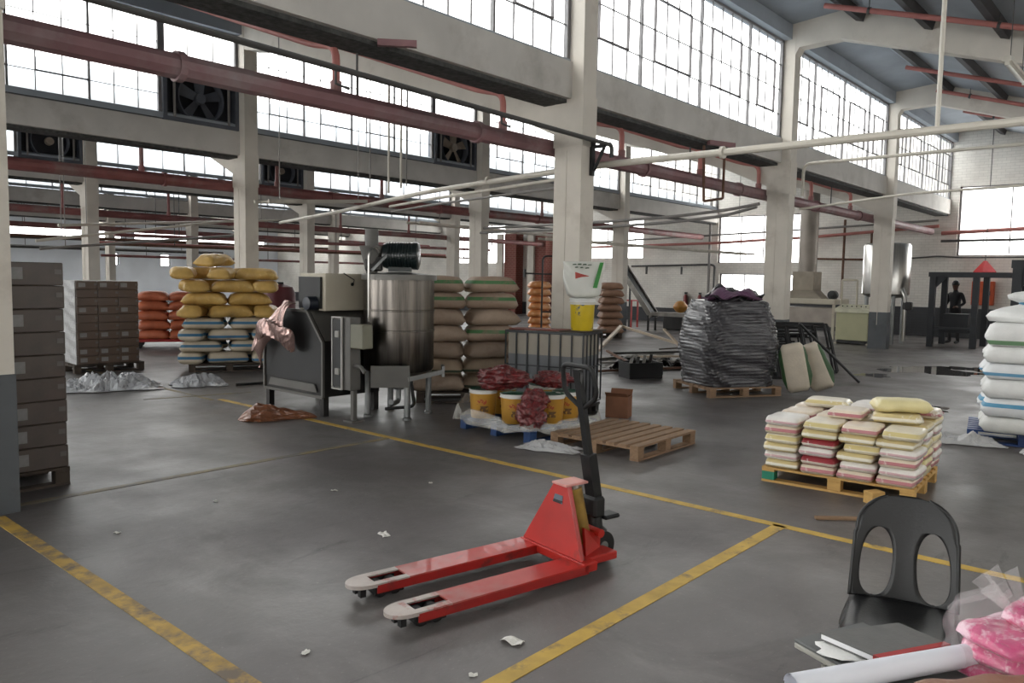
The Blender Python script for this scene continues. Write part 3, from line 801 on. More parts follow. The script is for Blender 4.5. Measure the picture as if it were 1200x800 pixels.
for li in range(6):
    items = []
    offs = [-.42, -.14, .14, .42] if li % 2 == 0 else [-.41, -.12, .17, .455]
    for k, ox in enumerate(offs):
        kk = (3 if (li % 2 == 1 and k in (1,)) else rnp.choice([0, 1, 1, 2, 4])) if li < 5 else rnp.choice([0, 1, 4])
        # front row: long side shows
        items.append((ox+rnp.uniform(-.012, .012), -.32+rnp.uniform(-.012, .012), math.pi/2+rnp.uniform(-.05, .05), PACKS[(kk, rnp.randint(0, 1))], PKM[kk][0], 'front'))
    for k, ox in enumerate([-.43, -.143, .143, .43]):
        kk = rnp.choice([0, 1, 2, 4, 5] if k == 3 else [0, 1, 2, 4])
        items.append((ox+rnp.uniform(-.01, .01), .07+rnp.uniform(-.008, .008), math.pi/2+rnp.uniform(-.04, .04), PACKS[(kk, rnp.randint(0, 1))], PKM[kk][0], 'middle'))
        kk = rnp.choice([0, 1, 2, 4])
        items.append((ox+rnp.uniform(-.01, .01), .455, math.pi/2+rnp.uniform(-.04, .04), PACKS[(kk, rnp.randint(0, 1))], PKM[kk][0], 'rear'))
    lay.append((.1225+li*.069, items))
top = []
for k, (ox, oy, rr, kk) in enumerate([(-.30, .40, .1, 0), (.05, .42, 1.5, 1), (.40, .40, .05, 4)]):
    top.append((ox, oy, rr, PACKS[(kk, 0)], PKM[kk][0], 'rear'))
top.append((.33, -.02, .2, PACKS[(2, 1)], PKM[2][0], 'middle')); top.append((-.02, -.05, 1.6, PACKS[(4, 1)], PKM[4][0], 'middle'))
lay.append((.1225+6*.069, top))
stack((PX, PY), PRZ, lay, 'the front pallet', 'pack', 'small printed packs on the front pallet', 'product_pack')
o = sack_mesh('half_filled_bag', mat('translucent_cream_bag', (222, 210, 158), rough=.3, var=.08, scale=6, bump=.3, bscale=16), .42, .3, .1, 5, lump=.12, sq=.8)
o = tag(inst('half_filled_bag', o, None, (6.66, 1.72, .1225+7*.069+.001), (0, 0, R(-60))), 'loose cream bag slumped on top of the front pallet packs', 'bag')

# --- white sack stack at the picture edge
WX, WY, WRZ = 9.66, 1.30, R(100)
pallet('blue_pallet', (WX, WY, 0), WRZ, 'blue pallet under the white woven sacks', m=M_bluep, L=1.0, W=.9)
def wov(nm, base, st): return mat(nm, base, rough=.5, var=.05, scale=10, bump=.15, bscale=60, stripes=st)
WS = [wov('white_woven_blue', (222, 224, 226), (('Z', .12, .02, (84, 150, 184)),)), wov('white_woven_plain', (222, 222, 220), ()),
      wov('white_woven_blue_low', (220, 222, 224), (('Z', .05, .016, (100, 152, 184)),)), wov('white_woven_plain_b', (218, 218, 214), ()), wov('white_woven_green', (224, 224, 222), (('Z', .035, .022, (112, 150, 112)),))]
hs = [.16, .19, .19, .16, .17, .23]
order = [3, 0, 1, 2, 1, 4]
z = .136
wl = []
for li, (h_, k) in enumerate(zip(hs, order)):
    me = sack_mesh('white_sack', WS[k], .86-.03*(li % 2)-(.1 if li == 5 else 0), .62, h_, 80+li, lump=.07, sq=.74, tap=6)
    me2 = sack_mesh('white_sack', WS[k], .8, .4, h_, 180+li, lump=.05, sq=.6)
    wl.append((z, [(0.02*((li % 2)*2-1), -.14, 0, me, ['white woven sack', 'white sack with bright blue band', 'plain white sack', 'white sack with pale blue band', 'plain white sack', 'white sack with green band'][li], 'front'), (0, .39, 0, me2, 'white woven sack', 'rear')]))
    z += h_+.001
stack((WX, WY), WRZ, wl, 'the white stack', 'sack', 'white woven sacks at the picture edge', 'white_sack')
# tied sack on top
t_ = empty('tied_sack', (WX, WY-.02, z), WRZ, 'white sack with its neck tied, lying on top of the white stack', 'sack')
TP = [(.0, .02), (.0, .36), (.05, .39), (.1, .35), (.145, .24), (.175, .11), (.19, .085), (.205, .11), (.235, .19), (.275, .2), (.30, .14), (.315, .02)]
def tied(a, b):
    v = 2*math.pi*b; q = a*(len(TP)-1); i = min(int(q), len(TP)-2); f_ = q-i
    zz = TP[i][0]*(1-f_)+TP[i+1][0]*f_; r_ = TP[i][1]*(1-f_)+TP[i+1][1]*f_
    k_ = 1+(.06*math.sin(11*v)+.04*math.sin(17*v+1))*min(1, max(0, (a-.3)*2))
    return Vector((r_*k_*1.0*math.cos(v)+.03, r_*k_*.78*math.sin(v), zz+.01*math.sin(3*v)*a))
MB().surf(tied, 45, 44, wrapv=True).build('bag_body', WS[1], t_, smooth=True)
MB().lathe([(.09, .176), (.104, .19), (.09, .204)], 20, (.03, 0, 0)).build('tie', mat('blue_twine', (84, 140, 172), rough=.7), t_)
MB().box((-.1, -.19, .14), (.16, .012, .06), rx=R(-50)).build('red_print', mat('faded_red_print', (196, 136, 120), rough=.6), t_)
# red round print on the pale blue banded sack
ws = next(q for q in bpy.data.objects if q.get('label', '').startswith('white sack with pale blue band'))
MB().lathe([(.065, 0), (.065, .012)], 24, (0, -.305, .05), 'Y').build('red_emblem', mat('red_emblem_print', (190, 96, 82), rough=.6), ws)

# crumpled film
M_film = mat('clear_crumpled_film', (214, 214, 214), rough=.16, var=.05, scale=8, bump=.5, bscale=14, alpha=.62, spec=.8)
M_filmg = mat('grey_crumpled_film', (204, 206, 210), rough=.13, var=.1, scale=8, bump=.5, bscale=14, alpha=.72, spec=.9, coat=.4)
def film(name, cx, cy, lx, ly, h, rz, seed, label, m, nx=26, ny=18, cat='plastic film', z0=0):
    off = Vector((seed*3.1, seed*1.7, 0))
    def rid(p): return 1-abs(noise.noise(p))*2.2
    def fn(a, b):
        u, v = 2*a-1, 2*b-1
        rr = 1+.28*noise.noise(Vector((u*1.6, v*1.6, seed)))
        x = u*lx/2*rr; y = v*ly/2*(1+.3*noise.noise(Vector((u*2.2, v*1.3, seed+5))))
        e = max(0, 1-abs(u)**3)*max(0, 1-abs(v)**3)
        p = Vector((x*3.2, y*4.2, 0))+off
        k = .5*rid(p)+.32*rid(p*2.3)+.2*rid(p*5.1)
        return Vector((x, y, .004+h*max(.04, e*k)))
    nx, ny = int(nx*1.9), int(ny*1.9)
    o = MB().surf(fn, nx, ny).build(name, m, smooth=False, loc=(cx, cy, z0), rz=rz)
    md = o.modifiers.new('thick', 'SOLIDIFY'); md.thickness = .003; md.offset = 1
    return tag(o, label, cat, 'crumpled plastic sheets')
film('plastic_sheet', 9.0, 1.72, .7, .28, .14, R(110), 3, 'crumpled clear film on the floor by the white sack stack', M_film)
film('plastic_sheet', 8.92, .95, .45, .28, .13, R(100), 9, 'second heap of clear film below the white sacks', M_film)
film('plastic_sheet', 4.35, 11.15, 1.35, .7, .26, R(-20), 5, 'grey plastic sheeting heaped in front of the low cartons', M_filmg, 34, 22)
film('plastic_sheet', 5.42, 10.7, .7, .55, .2, R(-15), 12, 'pale plastic sheeting lying between cartons and yellow sacks', M_filmg, 30, 20)

# --- yellow and white sack stack
YX, YY, YRZ = 6.78, 12.3, R(-27)
pallet('dark_pallet', (YX, YY, 0), YRZ, 'dark pallet under the yellow and white sack stack', m=M_woodd, L=1.25, W=1.0)
M_yel = mat('yellow_poly_sack', (196, 160, 92), rough=.4, var=.12, scale=7, bump=.25, bscale=22, alt=(222, 192, 124), altscale=5, altlo=.58, althi=.7)
M_whb = mat('beige_sack_blue_band', (196, 184, 164), rough=.55, var=.08, scale=8, bump=.15, bscale=40, stripes=(('Z', .1, .022, (58, 108, 140)),))
M_whb2 = mat('beige_sack_blue_end', (190, 178, 158), rough=.55, var=.08, scale=8, bump=.15, bscale=40, stripes=(('Z', .06, .02, (66, 118, 156)),))
SY = [sack_mesh('yellow_sack', M_yel, .70, .44, .205, 300+k, lump=.16, sq=.95, ear=.12, tap=4, droop=.16) for k in range(4)]
SW = [sack_mesh('blue_banded_sack', [M_whb, M_whb2][k % 2], .66, .43, .185, 320+k, lump=.08, sq=.82, tap=5, droop=.1) for k in range(4)]
rny = random.Random(8)
lay = []
z = .137
for li in range(4):
    it = []
    xs3 = [(-.46, 1), (-.0, 0), (.47, 1)] if li % 2 == 0 else [(-.36, 0), (.12, 1), (.5, 1)]
    if li % 2: pos = [(-.40, 0), (.33, 0)]
    else: pos = [(-.56, 1), (-.0, 0), (.56, 1)]
    for (lx, o_) in pos:
        it.append((lx+rny.uniform(-.03, .03), -.28+rny.uniform(-.03, .03), (math.pi/2 if o_ else 0)+rny.uniform(-.1, .1), SW[rny.randint(0, 3)], 'blue banded sack', 'front'))
    for lx in (-.33, .33):
        it.append((lx, .3, rny.uniform(-.03, .03), SW[rny.randint(0, 3)], 'blue banded sack', 'rear'))
    lay.append((z, it)); z += .186
for li in range(4):
    it = []
    pos = [(-.56, 1), (.02, 0), (.6, 1)] if li % 2 == 0 else [(-.4, 0), (.36, 0)]
    if li == 3: pos = [(-.66, 1), (-.14, 1), (.46, 0)]
    for (lx, o_) in pos:
        it.append((lx+rny.uniform(-.05, .05), -.27+rny.uniform(-.04, .04), (math.pi/2 if o_ else 0)+rny.uniform(-.22, .22), SY[rny.randint(0, 3)], 'bulging yellow sack', 'front'))
    for lx in (-.34, .34):
        it.append((lx, .3, rny.uniform(-.03, .03), SY[rny.randint(0, 3)], 'bulging yellow sack', 'rear'))
    lay.append((z, it)); z += .206
stack((YX, YY), YRZ, lay, 'the yellow stack', 'sack', 'yellow and blue banded sacks on one pallet')
o = inst('sack', SY[1], None, (YX-.26, YY-.05, z+.012), (R(2), R(-3), YRZ+1.0)); tag(o, 'yellow sack corner poking up on top of the yellow stack', 'sack', 'yellow and blue banded sacks on one pallet')

# --- beige sacks with green bands
BRZ = R(-44)
M_bei = mat('beige_sack_green_band', (178, 156, 138), rough=.65, var=.1, scale=8, bump=.2, bscale=50, stripes=(('Z', .13, .022, (84, 132, 84)),), alt=(150, 128, 112), altscale=4, altlo=.55, althi=.75)
M_bei2 = mat('plain_beige_sack', (172, 152, 134), rough=.65, var=.1, scale=8, bump=.2, bscale=50, alt=(146, 124, 108), altscale=4, altlo=.55, althi=.75)
M_bei3 = mat('beige_sack_dark_band', (166, 146, 124), rough=.65, var=.1, scale=8, bump=.2, bscale=50, stripes=(('Z', .05, .016, (66, 76, 60)),))
SB = [sack_mesh('banded_sack', [M_bei, M_bei2, M_bei3][k % 3], .70, .45, .212, 400+k, lump=.10, sq=.86, tap=4.5, droop=.14) for k in range(6)]
bwords = ['beige sack with green band', 'plain beige sack', 'beige sack with dark band']
pallet('wooden_pallet', (7.42, 7.32, 0), BRZ, 'dark pallet beneath the beige green banded sacks', m=M_woodd, L=1.25, W=.95)
rnb = random.Random(21)
lay = []; z = .137
pattern = [[1, 2], [2, 2], [1, 1], [1, 0], [1, 1], [0, 0], [0, 0]]
for li in range(7):
    it = []
    for k, (lx, ly) in enumerate([(-.35, -.24), (.33, -.12)]):
        kk = pattern[li][k]; v = kk+3*rnb.randint(0, 1)
        it.append((lx+rnb.uniform(-.03, .03), ly+rnb.uniform(-.04, .04), rnb.choice([-.28, -.12, -.05, .05, .15, .3])+(math.pi if rnb.random() < .5 else 0), SB[v], bwords[kk], 'front'))
        it.append((lx*1.0, .40, rnb.uniform(-.03, .03), SB[1+3*rnb.randint(0, 1)], 'plain beige sack', 'rear'))
    lay.append((z, it)); z += .213
stack((7.42, 7.32), BRZ, lay, 'the beige stack', 'sack', 'beige green banded sacks on one pallet')

# --- orange sacks with a painted daylight glow and brown sacks far behind, orange and pale ones on the left
def simple_stack(cx, cy, rz, n, m, L, W, H, words, label, group, seed, z0=.137, two=True, palm=None):
    rn = random.Random(seed)
    S = [sack_mesh('sack', m, L*1.06, W*1.04, H, seed+k, lump=.13, sq=.9, nu=13, nv=16, tap=4.5, droop=.15) for k in range(3)]
    if palm: pallet('far_pallet', (cx, cy, 0), rz, palm, m=M_woodd, L=L*2+.02 if two else L, W=W*2)
    lay = []
    for li in range(n):
        it = []
        for lx in ((-L/2, L/2) if two else (0,)):
            it.append((lx+rn.uniform(-.03, .03), -W/2-.07+rn.uniform(-.03, .03), rn.uniform(-.22, .22), S[rn.randint(0, 2)], words, 'front'))
            it.append((lx, W/2+.02, rn.uniform(-.03, .03), S[rn.randint(0, 2)], words, 'rear'))
        lay.append((z0+li*(H+.001), it))
    stack((cx, cy), rz, lay, label, 'sack', group)
simple_stack(17.3, 14.1, R(-50), 7, mat('daylit_orange_sack', (222, 150, 92), rough=.4, var=.12, scale=6, alt=(240, 204, 168), altscale=4, altlo=.52, althi=.66), .62, .42, .2, 'glowing orange sack', 'the stack behind the trolley', 'glowing orange sacks', 500, two=False, palm='pallet under the glowing orange sacks')  # bright orange tones stand in for daylight on these sacks
simple_stack(18.4, 12.45, R(-50), 7, mat('brown_sack', (150, 116, 94), rough=.6, var=.12, scale=6), .62, .42, .2, 'brown sack', 'the stack beside the conveyor column', 'brown sacks', 520, two=False, palm='pallet under the brown sacks')
simple_stack(7.82, 16.66, R(-27), 5, mat('dull_orange_sack', (190, 106, 74), rough=.45, var=.15, scale=6), .62, .42, .2, 'dull orange sack', 'the orange stack', 'dull orange sacks behind the cartons', 540, z0=.2, two=True)
simple_stack(7.7, 19.6, R(-20), 6, mat('pale_blue_grey_sack', (158, 168, 178), rough=.5, var=.12, scale=6), .6, .42, .2, 'pale grey sack', 'the grey stack', 'pale grey sacks far behind the cartons', 560, two=True, palm='pallet under the pale grey sacks')
# red platform truck beneath the orange sacks
o = empty('platform_truck', (7.75, 16.7, 0), R(-27), 'red platform truck under the dull orange sacks', 'trolley')
M_redp = mat('faded_red_paint', (170, 56, 54), rough=.5, var=.15, scale=4)
MB().box((0, 0, .17), (1.35, .95, .055), bev=.01).build('deck', M_redp, o)
MB().prism([(-.66, -.4, .198), (-.675, -.4, .198), (-1.0, -.4, .62), (-.97, -.4, .62)], (0, .8, 0)).build('end_plate', M_redp, o)
for (a, b) in ((-.5, -.35), (.5, -.35), (-.5, .35), (.5, .35)):
    MB().lathe([(.06, -.03), (.071, -.02), (.071, .02), (.06, .03)], 16, (a, b, .072), 'Y').build('wheel', M_black, o)
# ------------------------------------------------------------------ pallet jack
M_jred = mat('red_jack_paint', (176, 36, 28), rough=.4, var=.12, scale=5, alt=(120, 46, 40), altscale=6, altlo=.58, althi=.72, coat=.1, grad=('X', .35, 1.0, (150, 128, 122)))
M_worn = mat('worn_fork_steel', (178, 168, 162), rough=.4, metal=.3, var=.15, scale=8, alt=(160, 76, 68), altscale=7, altlo=.54, althi=.66)
M_brass = mat('oily_yellow_pump', (150, 118, 48), rough=.4, metal=.3, var=.25, scale=10)
M_rub = mat('black_rubber', (14, 14, 15), rough=.6, var=.15, scale=8)
JX, JY, JRZ = 3.37, 2.62, R(168.4)
j = empty('pallet_jack', (JX, JY, 0), JRZ, 'red hand pallet jack with its handle upright on the open floor', 'pallet jack')
M_jside = mat('red_jack_side_shade', (150, 30, 26), rough=.42, var=.15, scale=6, alt=(92, 36, 32), altscale=7, altlo=.56, althi=.7)  # darker copy of the jack red, shade painted onto the fork sides
for s in (1, -1):
    y = s*.2; w_ = .08
    f = MB(); f.box((.41, y, .088), (.86, 2*w_, .008))
    fo = f.build('fork', M_jred, j)
    f = MB(); f.box((.5, y-w_+.004, .063), (1.04, .008, .042)); f.box((.5, y+w_-.004, .063), (1.04, .008, .042)); f.build('fork_side', M_jside, fo)
    tip = MB()
    # slotted nose: two cheeks round the roller slot, then the rounded tip
    tip.box((.93, y-w_+.02, .088), (.18, .04, .008)); tip.box((.93, y+w_-.02, .088), (.18, .04, .008))
    ol = [(1.02, -w_)] + [(1.02+.13*math.cos(a), w_*math.sin(a)) for a in [math.pi*(k/12-.5) for k in range(13)]]
    ol = [(1.02+.13*max(0, math.cos(a))**.8, w_*math.sin(a)) for a in [math.pi*(k/16-.5) for k in range(17)]]
    tip.prism([(p[0], y+p[1], .074) for p in ol], (0, 0, .018))
    tip.build('fork_tip', M_worn, fo)
    ro = MB(); 
    for dx in (.9, .98): ro.lathe([(.034, -.045), (.038, -.04), (.038, .04), (.034, .045)], 16, (dx, y, .039), 'Y')
    ro.build('load_roller', M_rub, fo, smooth='auto')
    lk = MB(); lk.box((.94, y-.052, .045), (.16, .008, .05)); lk.box((.94, y+.052, .045), (.16, .008, .05)); lk.box((1.08, y-.03, .05), (.03, .03, .05)); lk.box((1.08, y+.03, .05), (.03, .03, .05))
    lk.build('roller_bracket', M_black, fo)
    MB().tube([(.2, y, .06), (.86, y, .045)], .012, 8).build('push_rod', M_black, fo)
# cross frame
c = MB(); c.box((-.035, 0, .072), (.1, .56, .05), bev=.006); c.box((-.16, 0, .075), (.26, .44, .045), bev=.006); c.prism([(-.08, .19, .098), (-.25, .12, .098), (-.25, .12, .16), (-.1, .15, .24)], (0, -.02, 0))
c.build('base_frame', M_jred, j)
# triangular front plate, flanges and cap
fp = MB()
fp.prism([(.0, -.265, .098), (.0, .235, .098), (-.055, .05, .455), (-.055, -.065, .455)], (-.012, 0, 0))
fp.build('front_plate', M_jred, j)
for s in (1, -1):
    MB().prism([(-.012, .235 if s > 0 else -.265, .098), (-.067, .05 if s > 0 else -.065, .455), (-.088, .048 if s > 0 else -.062, .455), (-.035, .225 if s > 0 else -.24, .098)], (0, -s*.012, 0)).build('side_flange', M_jred, j)
MB().box((-.125, -.006, .461), (.17, .125, .014), bev=.004).build('cap_plate', mat('lit_cap_red', (214, 150, 142), rough=.35, var=.15, scale=9), j)  # pale tone paints in the light falling on the flat cap
pm = MB().tube([(-.16, .075, .13), (-.125, .02, .43)], .05, 18).build('pump_cylinder', M_brass, j, smooth='auto')
MB().tube([(-.13, .025, .41), (-.125, .018, .455)], .03, 14).build('pump_rod', M_steel, pm)
MB().tube([(-.22, -.14, .19), (-.22, .16, .19)], .024, 12).build('axle_pin', M_jred, j)
hb = MB(); hb.lathe([(.03, .1), (.085, .1), (.085, .16), (.06, .18), (.05, .26)], 18, (-.3, 0, 0)); hb.box((-.3, 0, .3), (.09, .13, .12), bev=.015)
hb.build('pump_housing', M_black, j, smooth='auto')
pd = MB().box((-.39, .03, .235), (.12, .1, .025), bev=.01).build('foot_pedal', M_black, j)
for s in (1, -1):
    wv = MB().lathe([(.06, -.024), (.085, -.022), (.085, .022), (.06, .024)], 24, (-.3, s*.075, .086), 'Y').build('steer_wheel', M_rub, j, smooth='auto')
    MB().lathe([(.03, -.03), (.03, .03)], 12, (-.3, s*.075, .086), 'Y').build('hub', M_galv, wv)
# handle
H0 = Vector((-.31, 0, .33)); H1 = Vector((-.155, 0, 1.1))
hd = MB().bar(H0+(H1-H0)*.0, H0+(H1-H0)*.36, .075, .06).build('handle_socket', M_black, j)
MB().bar(H0+(H1-H0)*.34, H1, .045, .032).build('handle_shaft', M_black, j)
def HP(u, v): return H1 + (H1-H0).normalized()*v + Vector((0, u, 0))
loop = bend([HP(-.02, -.22), HP(-.135, -.15), HP(-.125, .02), HP(.125, .02), HP(.135, -.15), HP(.02, -.22)], .05, 5)
MB().tube(loop, .014, 10).build('grip_loop', M_rub, j, smooth='auto')
lv = MB().bar(HP(.03, -.02), HP(.0, -.12), .012, .02).build('release_lever', M_galv, j)
lb = MB().prism([(-.04, -.05, .355), (-.04, .03, .355), (-.047, .025, .4), (-.047, -.04, .4)], (.0035, 0, 0)).build('maker_sticker', mat('blue_grey_sticker', (92, 104, 116), rough=.4, stripes=(('Z', .368, .004, (24, 26, 30)),)), j)
lb2 = MB().prism([(-.0355, .02, .356), (-.0355, -.045, .356), (-.037, -.045, .366), (-.037, .02, .366)], (.001, 0, 0)).build('sticker_band', M_black, j)

# ------------------------------------------------------------------ black plastic chair
M_chair = mat('black_moulded_plastic', (15, 15, 16), rough=.4, var=.08, scale=8, bump=.06, bscale=120, spec=.5)
CHX, CHY, CHR = 3.0, .735, R(193)
ch = empty('plastic_chair', (CHX, CHY, 0), CHR, 'black moulded plastic chair with two oval holes in its back', 'chair')
def grid_shell(rows, pos, th, name, parent):
    """rows of break points with gaps; pos(x, t) -> point; solidified"""
    bm = bmesh.new()
    R_ = []
    for (t, segs) in rows:
        R_.append((t, [[bm.verts.new(pos(x, t)) for x in seg] for seg in segs]))
    for (t0, a), (t1, b) in zip(R_[:-1], R_[1:]):
        for sa, sb in zip(a, b):
            for k in range(len(sa)-1):
                bm.faces.new((sa[k], sa[k+1], sb[k+1], sb[k]))
    bmesh.ops.remove_doubles(bm, verts=bm.verts, dist=.0006)
    me = bpy.data.meshes.new(name); bm.to_mesh(me); bm.free(); me.materials.append(M_chair)
    me.polygons.foreach_set('use_smooth', [True]*len(me.polygons))
    o = bpy.data.objects.new(name, me); COL.objects.link(o); o.parent = parent
    md = o.modifiers.new('thick', 'SOLIDIFY'); md.thickness = th; md.offset = 0
    return o
def lin_(a, b, n): return [a+(b-a)*k/n for k in range(n+1)]
rows = []
for t in sorted(set([k/44 for k in range(45)]+[.35+q*.33*(1-d) for q in (-1, 1) for d in (0, .002, .008, .02, .04, .07)])):
    # outer half width: arch
    xo = .183-.012*t
    if t > .62: xo = (.171)*max(.0, 1-((t-.62)/.385)**2.6)**.5
    hc, hr = .098, .056
    tt = (t-.35)/.33
    if abs(tt) < 1:
        hw = hr*(1-abs(tt)**(2.1 if tt > 0 else 3.2))**.5
        cen = hc-.006*(tt)
    else: hw = 0; cen = hc
    cen = min(cen, xo*.56); hw = min(hw, xo-cen-.016, cen-.02) if hw > 0 else 0
    rows.append((t, [lin_(-xo, -(cen+hw), 4), lin_(-(cen-hw), cen-hw, 6), lin_(cen+hw, xo, 4)]))
def back_pos(x, t):
    # sweep back as it rises, wraps forward a little at the sides
    z = .405+.385*t
    return Vector((-.165-.085*t**1.3+.9*x*x*(1-.2*t), x, z))
bk = grid_shell(rows, back_pos, .012, 'backrest', ch)
MB().tube([back_pos(r_[1][2][-1], r_[0])for r_ in rows[:-1]], .008, 6).build('rim', M_chair, bk, smooth=True)
MB().tube([back_pos(r_[1][0][0], r_[0])for r_ in rows[:-1]], .008, 6).build('rim', M_chair, bk, smooth=True)
# seat
rows = []
for k in range(19):
    t = k/18
    hw = .178+.018*math.sin(math.pi*min(1, t*1.1))
    rows.append((t, [lin_(-hw, hw, 12)]))
def seat_pos(x, t):
    xx = -.165+.41*t
    z = .405-.022*math.sin(math.pi*t)*(1-(x/.2)**2) + .012*t
    if t > .85: z -= .05*((t-.85)/.15)**2
    z -= .05*max(0, (abs(x)-.16)/.036)**2
    return Vector((xx, x, z))
st = grid_shell(rows, seat_pos, .012, 'seat', ch)
ap = MB()
for s in (1, -1): ap.bar((-.16, s*.178, .365), (.22, s*.188, .365), .01, .05)
ap.bar((.235, -.13, .365), (.235, .13, .365), .01, .05)
ap.build('apron', M_chair, ch)
for sx, sy in ((1, 1), (1, -1), (-1, 1), (-1, -1)):
    x0, y0 = (.215 if sx > 0 else -.155), sy*.17
    l = MB()
    l.prism([(x0-.035, y0-.016, .385), (x0+.02, y0-.016, .385), (x0+sx*.05+.012, y0+sy*.03-.012, 0), (x0+sx*.05-.012, y0+sy*.03-.012, 0)], (0, .032, 0))
    l.build('leg', M_chair, ch)

# ------------------------------------------------------------------ table with papers
TU, TV = Vector((math.cos(R(-23)), math.sin(R(-23)), 0)), Vector((math.cos(R(-113)), math.sin(R(-113)), 0))
TC = Vector((1.76, .585, 0))
TU, TV = Vector((math.cos(R(-39)), math.sin(R(-39)), 0)), Vector((math.cos(R(-129)), math.sin(R(-129)), 0))
tb = empty('table', tuple(TC+TU*.55+TV*.3), R(-39), 'grey topped table at the picture corner carrying papers', 'table')
M_tabtop = mat('grey_laminate', (112, 114, 112), rough=.35, var=.05, scale=12)
M_tabedge = mat('pale_edge_trim', (158, 156, 148), rough=.4, var=.08, scale=10)
MB().box((0, 0, .73), (1.1, .6, .02), bev=.003).build('table_top', M_tabtop, tb)
e = MB(); e.box((0, .302, .73), (1.104, .006, .018)); e.box((0, -.302, .73), (1.104, .006, .018)); e.box((-.552, 0, .73), (.006, .6, .018)); e.box((.552, 0, .73), (.006, .6, .018))
e.build('edge_trim', M_tabedge, tb)
fr = MB(); fr.box((0, .27, .705), (1.0, .03, .03)); fr.box((0, -.27, .705), (1.0, .03, .03)); fr.box((-.5, 0, .705), (.03, .5, .03)); fr.box((.5, 0, .705), (.03, .5, .03)); fr.build('under_frame', M_black, tb)
for a in (-1, 1):
    for b in (-1, 1): MB().box((a*.5, b*.26, .345), (.03, .03, .69)).build('leg', M_black, tb)
ZT_ = .741
# closed grey case overhanging the table
lp = empty('laptop', (1.793+.115*math.cos(R(-23))+.22*math.cos(R(-113)), .667+.115*math.sin(R(-23))+.22*math.sin(R(-113)), ZT_), R(-23), 'closed dark grey laptop overhanging the table edge under the notebook', 'laptop')
MB().box((0, 0, .0075), (.23, .44, .013), bev=.003).build('base', M_tabedge, lp)
MB().box((0, 0, .0185), (.23, .44, .009), bev=.003).build('lid', mat('dark_grey_laptop_lid', (84, 86, 86), rough=.4, var=.04, scale=20), lp)
MB().box((0, .19, .013), (.2, .012, .003)).build('hinge', M_black, lp)
ZN = ZT_+.0235
# notebook
A, B, Cc, D = Vector((1.80, .61)), Vector((1.985, .49)), Vector((1.945, .372)), Vector((1.765, .47))
nb = empty('notebook', ((A+Cc).x/2, (A+Cc).y/2, ZN), 0, 'grey covered hardback notebook with a red spine lying on the table', 'notebook')
M_cover = mat('grey_notebook_cover', (98, 98, 96), rough=.55, var=.08, scale=30, bump=.1, bscale=150)
mid = (A+Cc)/2
def q3(p, z): return (p.x-mid.x, p.y-mid.y, z)
zb = .013
ins = lambda p: mid+(p-mid)*.975
MB().prism([q3(p, zb) for p in (A, B, Cc, D)], (0, 0, .0025)).build('back_cover', M_cover, nb)
MB().prism([q3(ins(p), zb+.0026) for p in (A, B, Cc, D)], (0, 0, .012)).build('page_block', mat('white_page_edges', (226, 226, 228), rough=.8, var=.04, scale=40, stretch=(1, 1, 30)), nb)
MB().prism([q3(p, zb+.0147) for p in (A, B, Cc, D)], (0, 0, .0025)).build('front_cover', M_cover, nb)
sp = MB(); k1 = D+(A-D)*.1; k2 = Cc+(B-Cc)*.1
sp.prism([q3(p, zb-.0006) for p in (D+(D-A)*.015, k1, k2, Cc+(Cc-B)*.015)], (0, 0, .0185)); sp.build('red_spine', mat('red_spine_cloth', (170, 52, 52), rough=.6, var=.1, scale=20), nb)
nb.location.z = ZN
# crumpled tissue under the notebook edge
def tis(a, b):
    th = math.pi*a; ph_ = 2*math.pi*b
    r_ = 1+.12*math.sin(4*ph_+3*th)+.08*math.sin(7*ph_+2)
    return Vector((.07*r_*math.sin(th)*math.cos(ph_), .05*r_*math.sin(th)*math.sin(ph_), .0065+.0062*math.cos(th)*min(1, r_)))
o = MB().surf(tis, 14, 20, wrapv=True).build('tissue_wad', mat('white_tissue', (232, 232, 230), rough=.9, var=.04, scale=20, bump=.3, bscale=60), smooth=True, loc=(1.80, .545, ZN), rz=R(-60))
tag(o, 'white crumpled tissue squashed under the grey notebook', 'tissue')
# rolled paper
M_roll = mat('white_rolled_paper', (224, 226, 234), rough=.6, var=.03, scale=6)
ra, rb_ = Vector((1.52, .565, 0)), Vector((1.935, .322, 0))
rl = empty('paper_roll', tuple((ra+rb_)/2+Vector((0, 0, ZN))), 0, 'long white roll of paper lying across the table corner', 'paper roll')
d_ = (rb_-ra)/2
rd = MB(); rr = .026
sprl = []
n_ = 40
axis = d_.normalized(); nv_ = Vector((-axis.y, axis.x, 0))
for k in range(n_+1):
    a = 2*math.pi*1.9*k/n_; r_ = rr-.006*k/n_
    sprl.append(nv_*math.cos(a)*r_+Vector((0, 0, rr+math.sin(a)*r_)))
vs = [p-d_ for p in sprl]+[p+d_ for p in sprl]
rd.add(vs, [(k, k+1, n_+2+k, n_+1+k) for k in range(n_)])
o = rd.build('sheet', M_roll, rl, smooth=True)
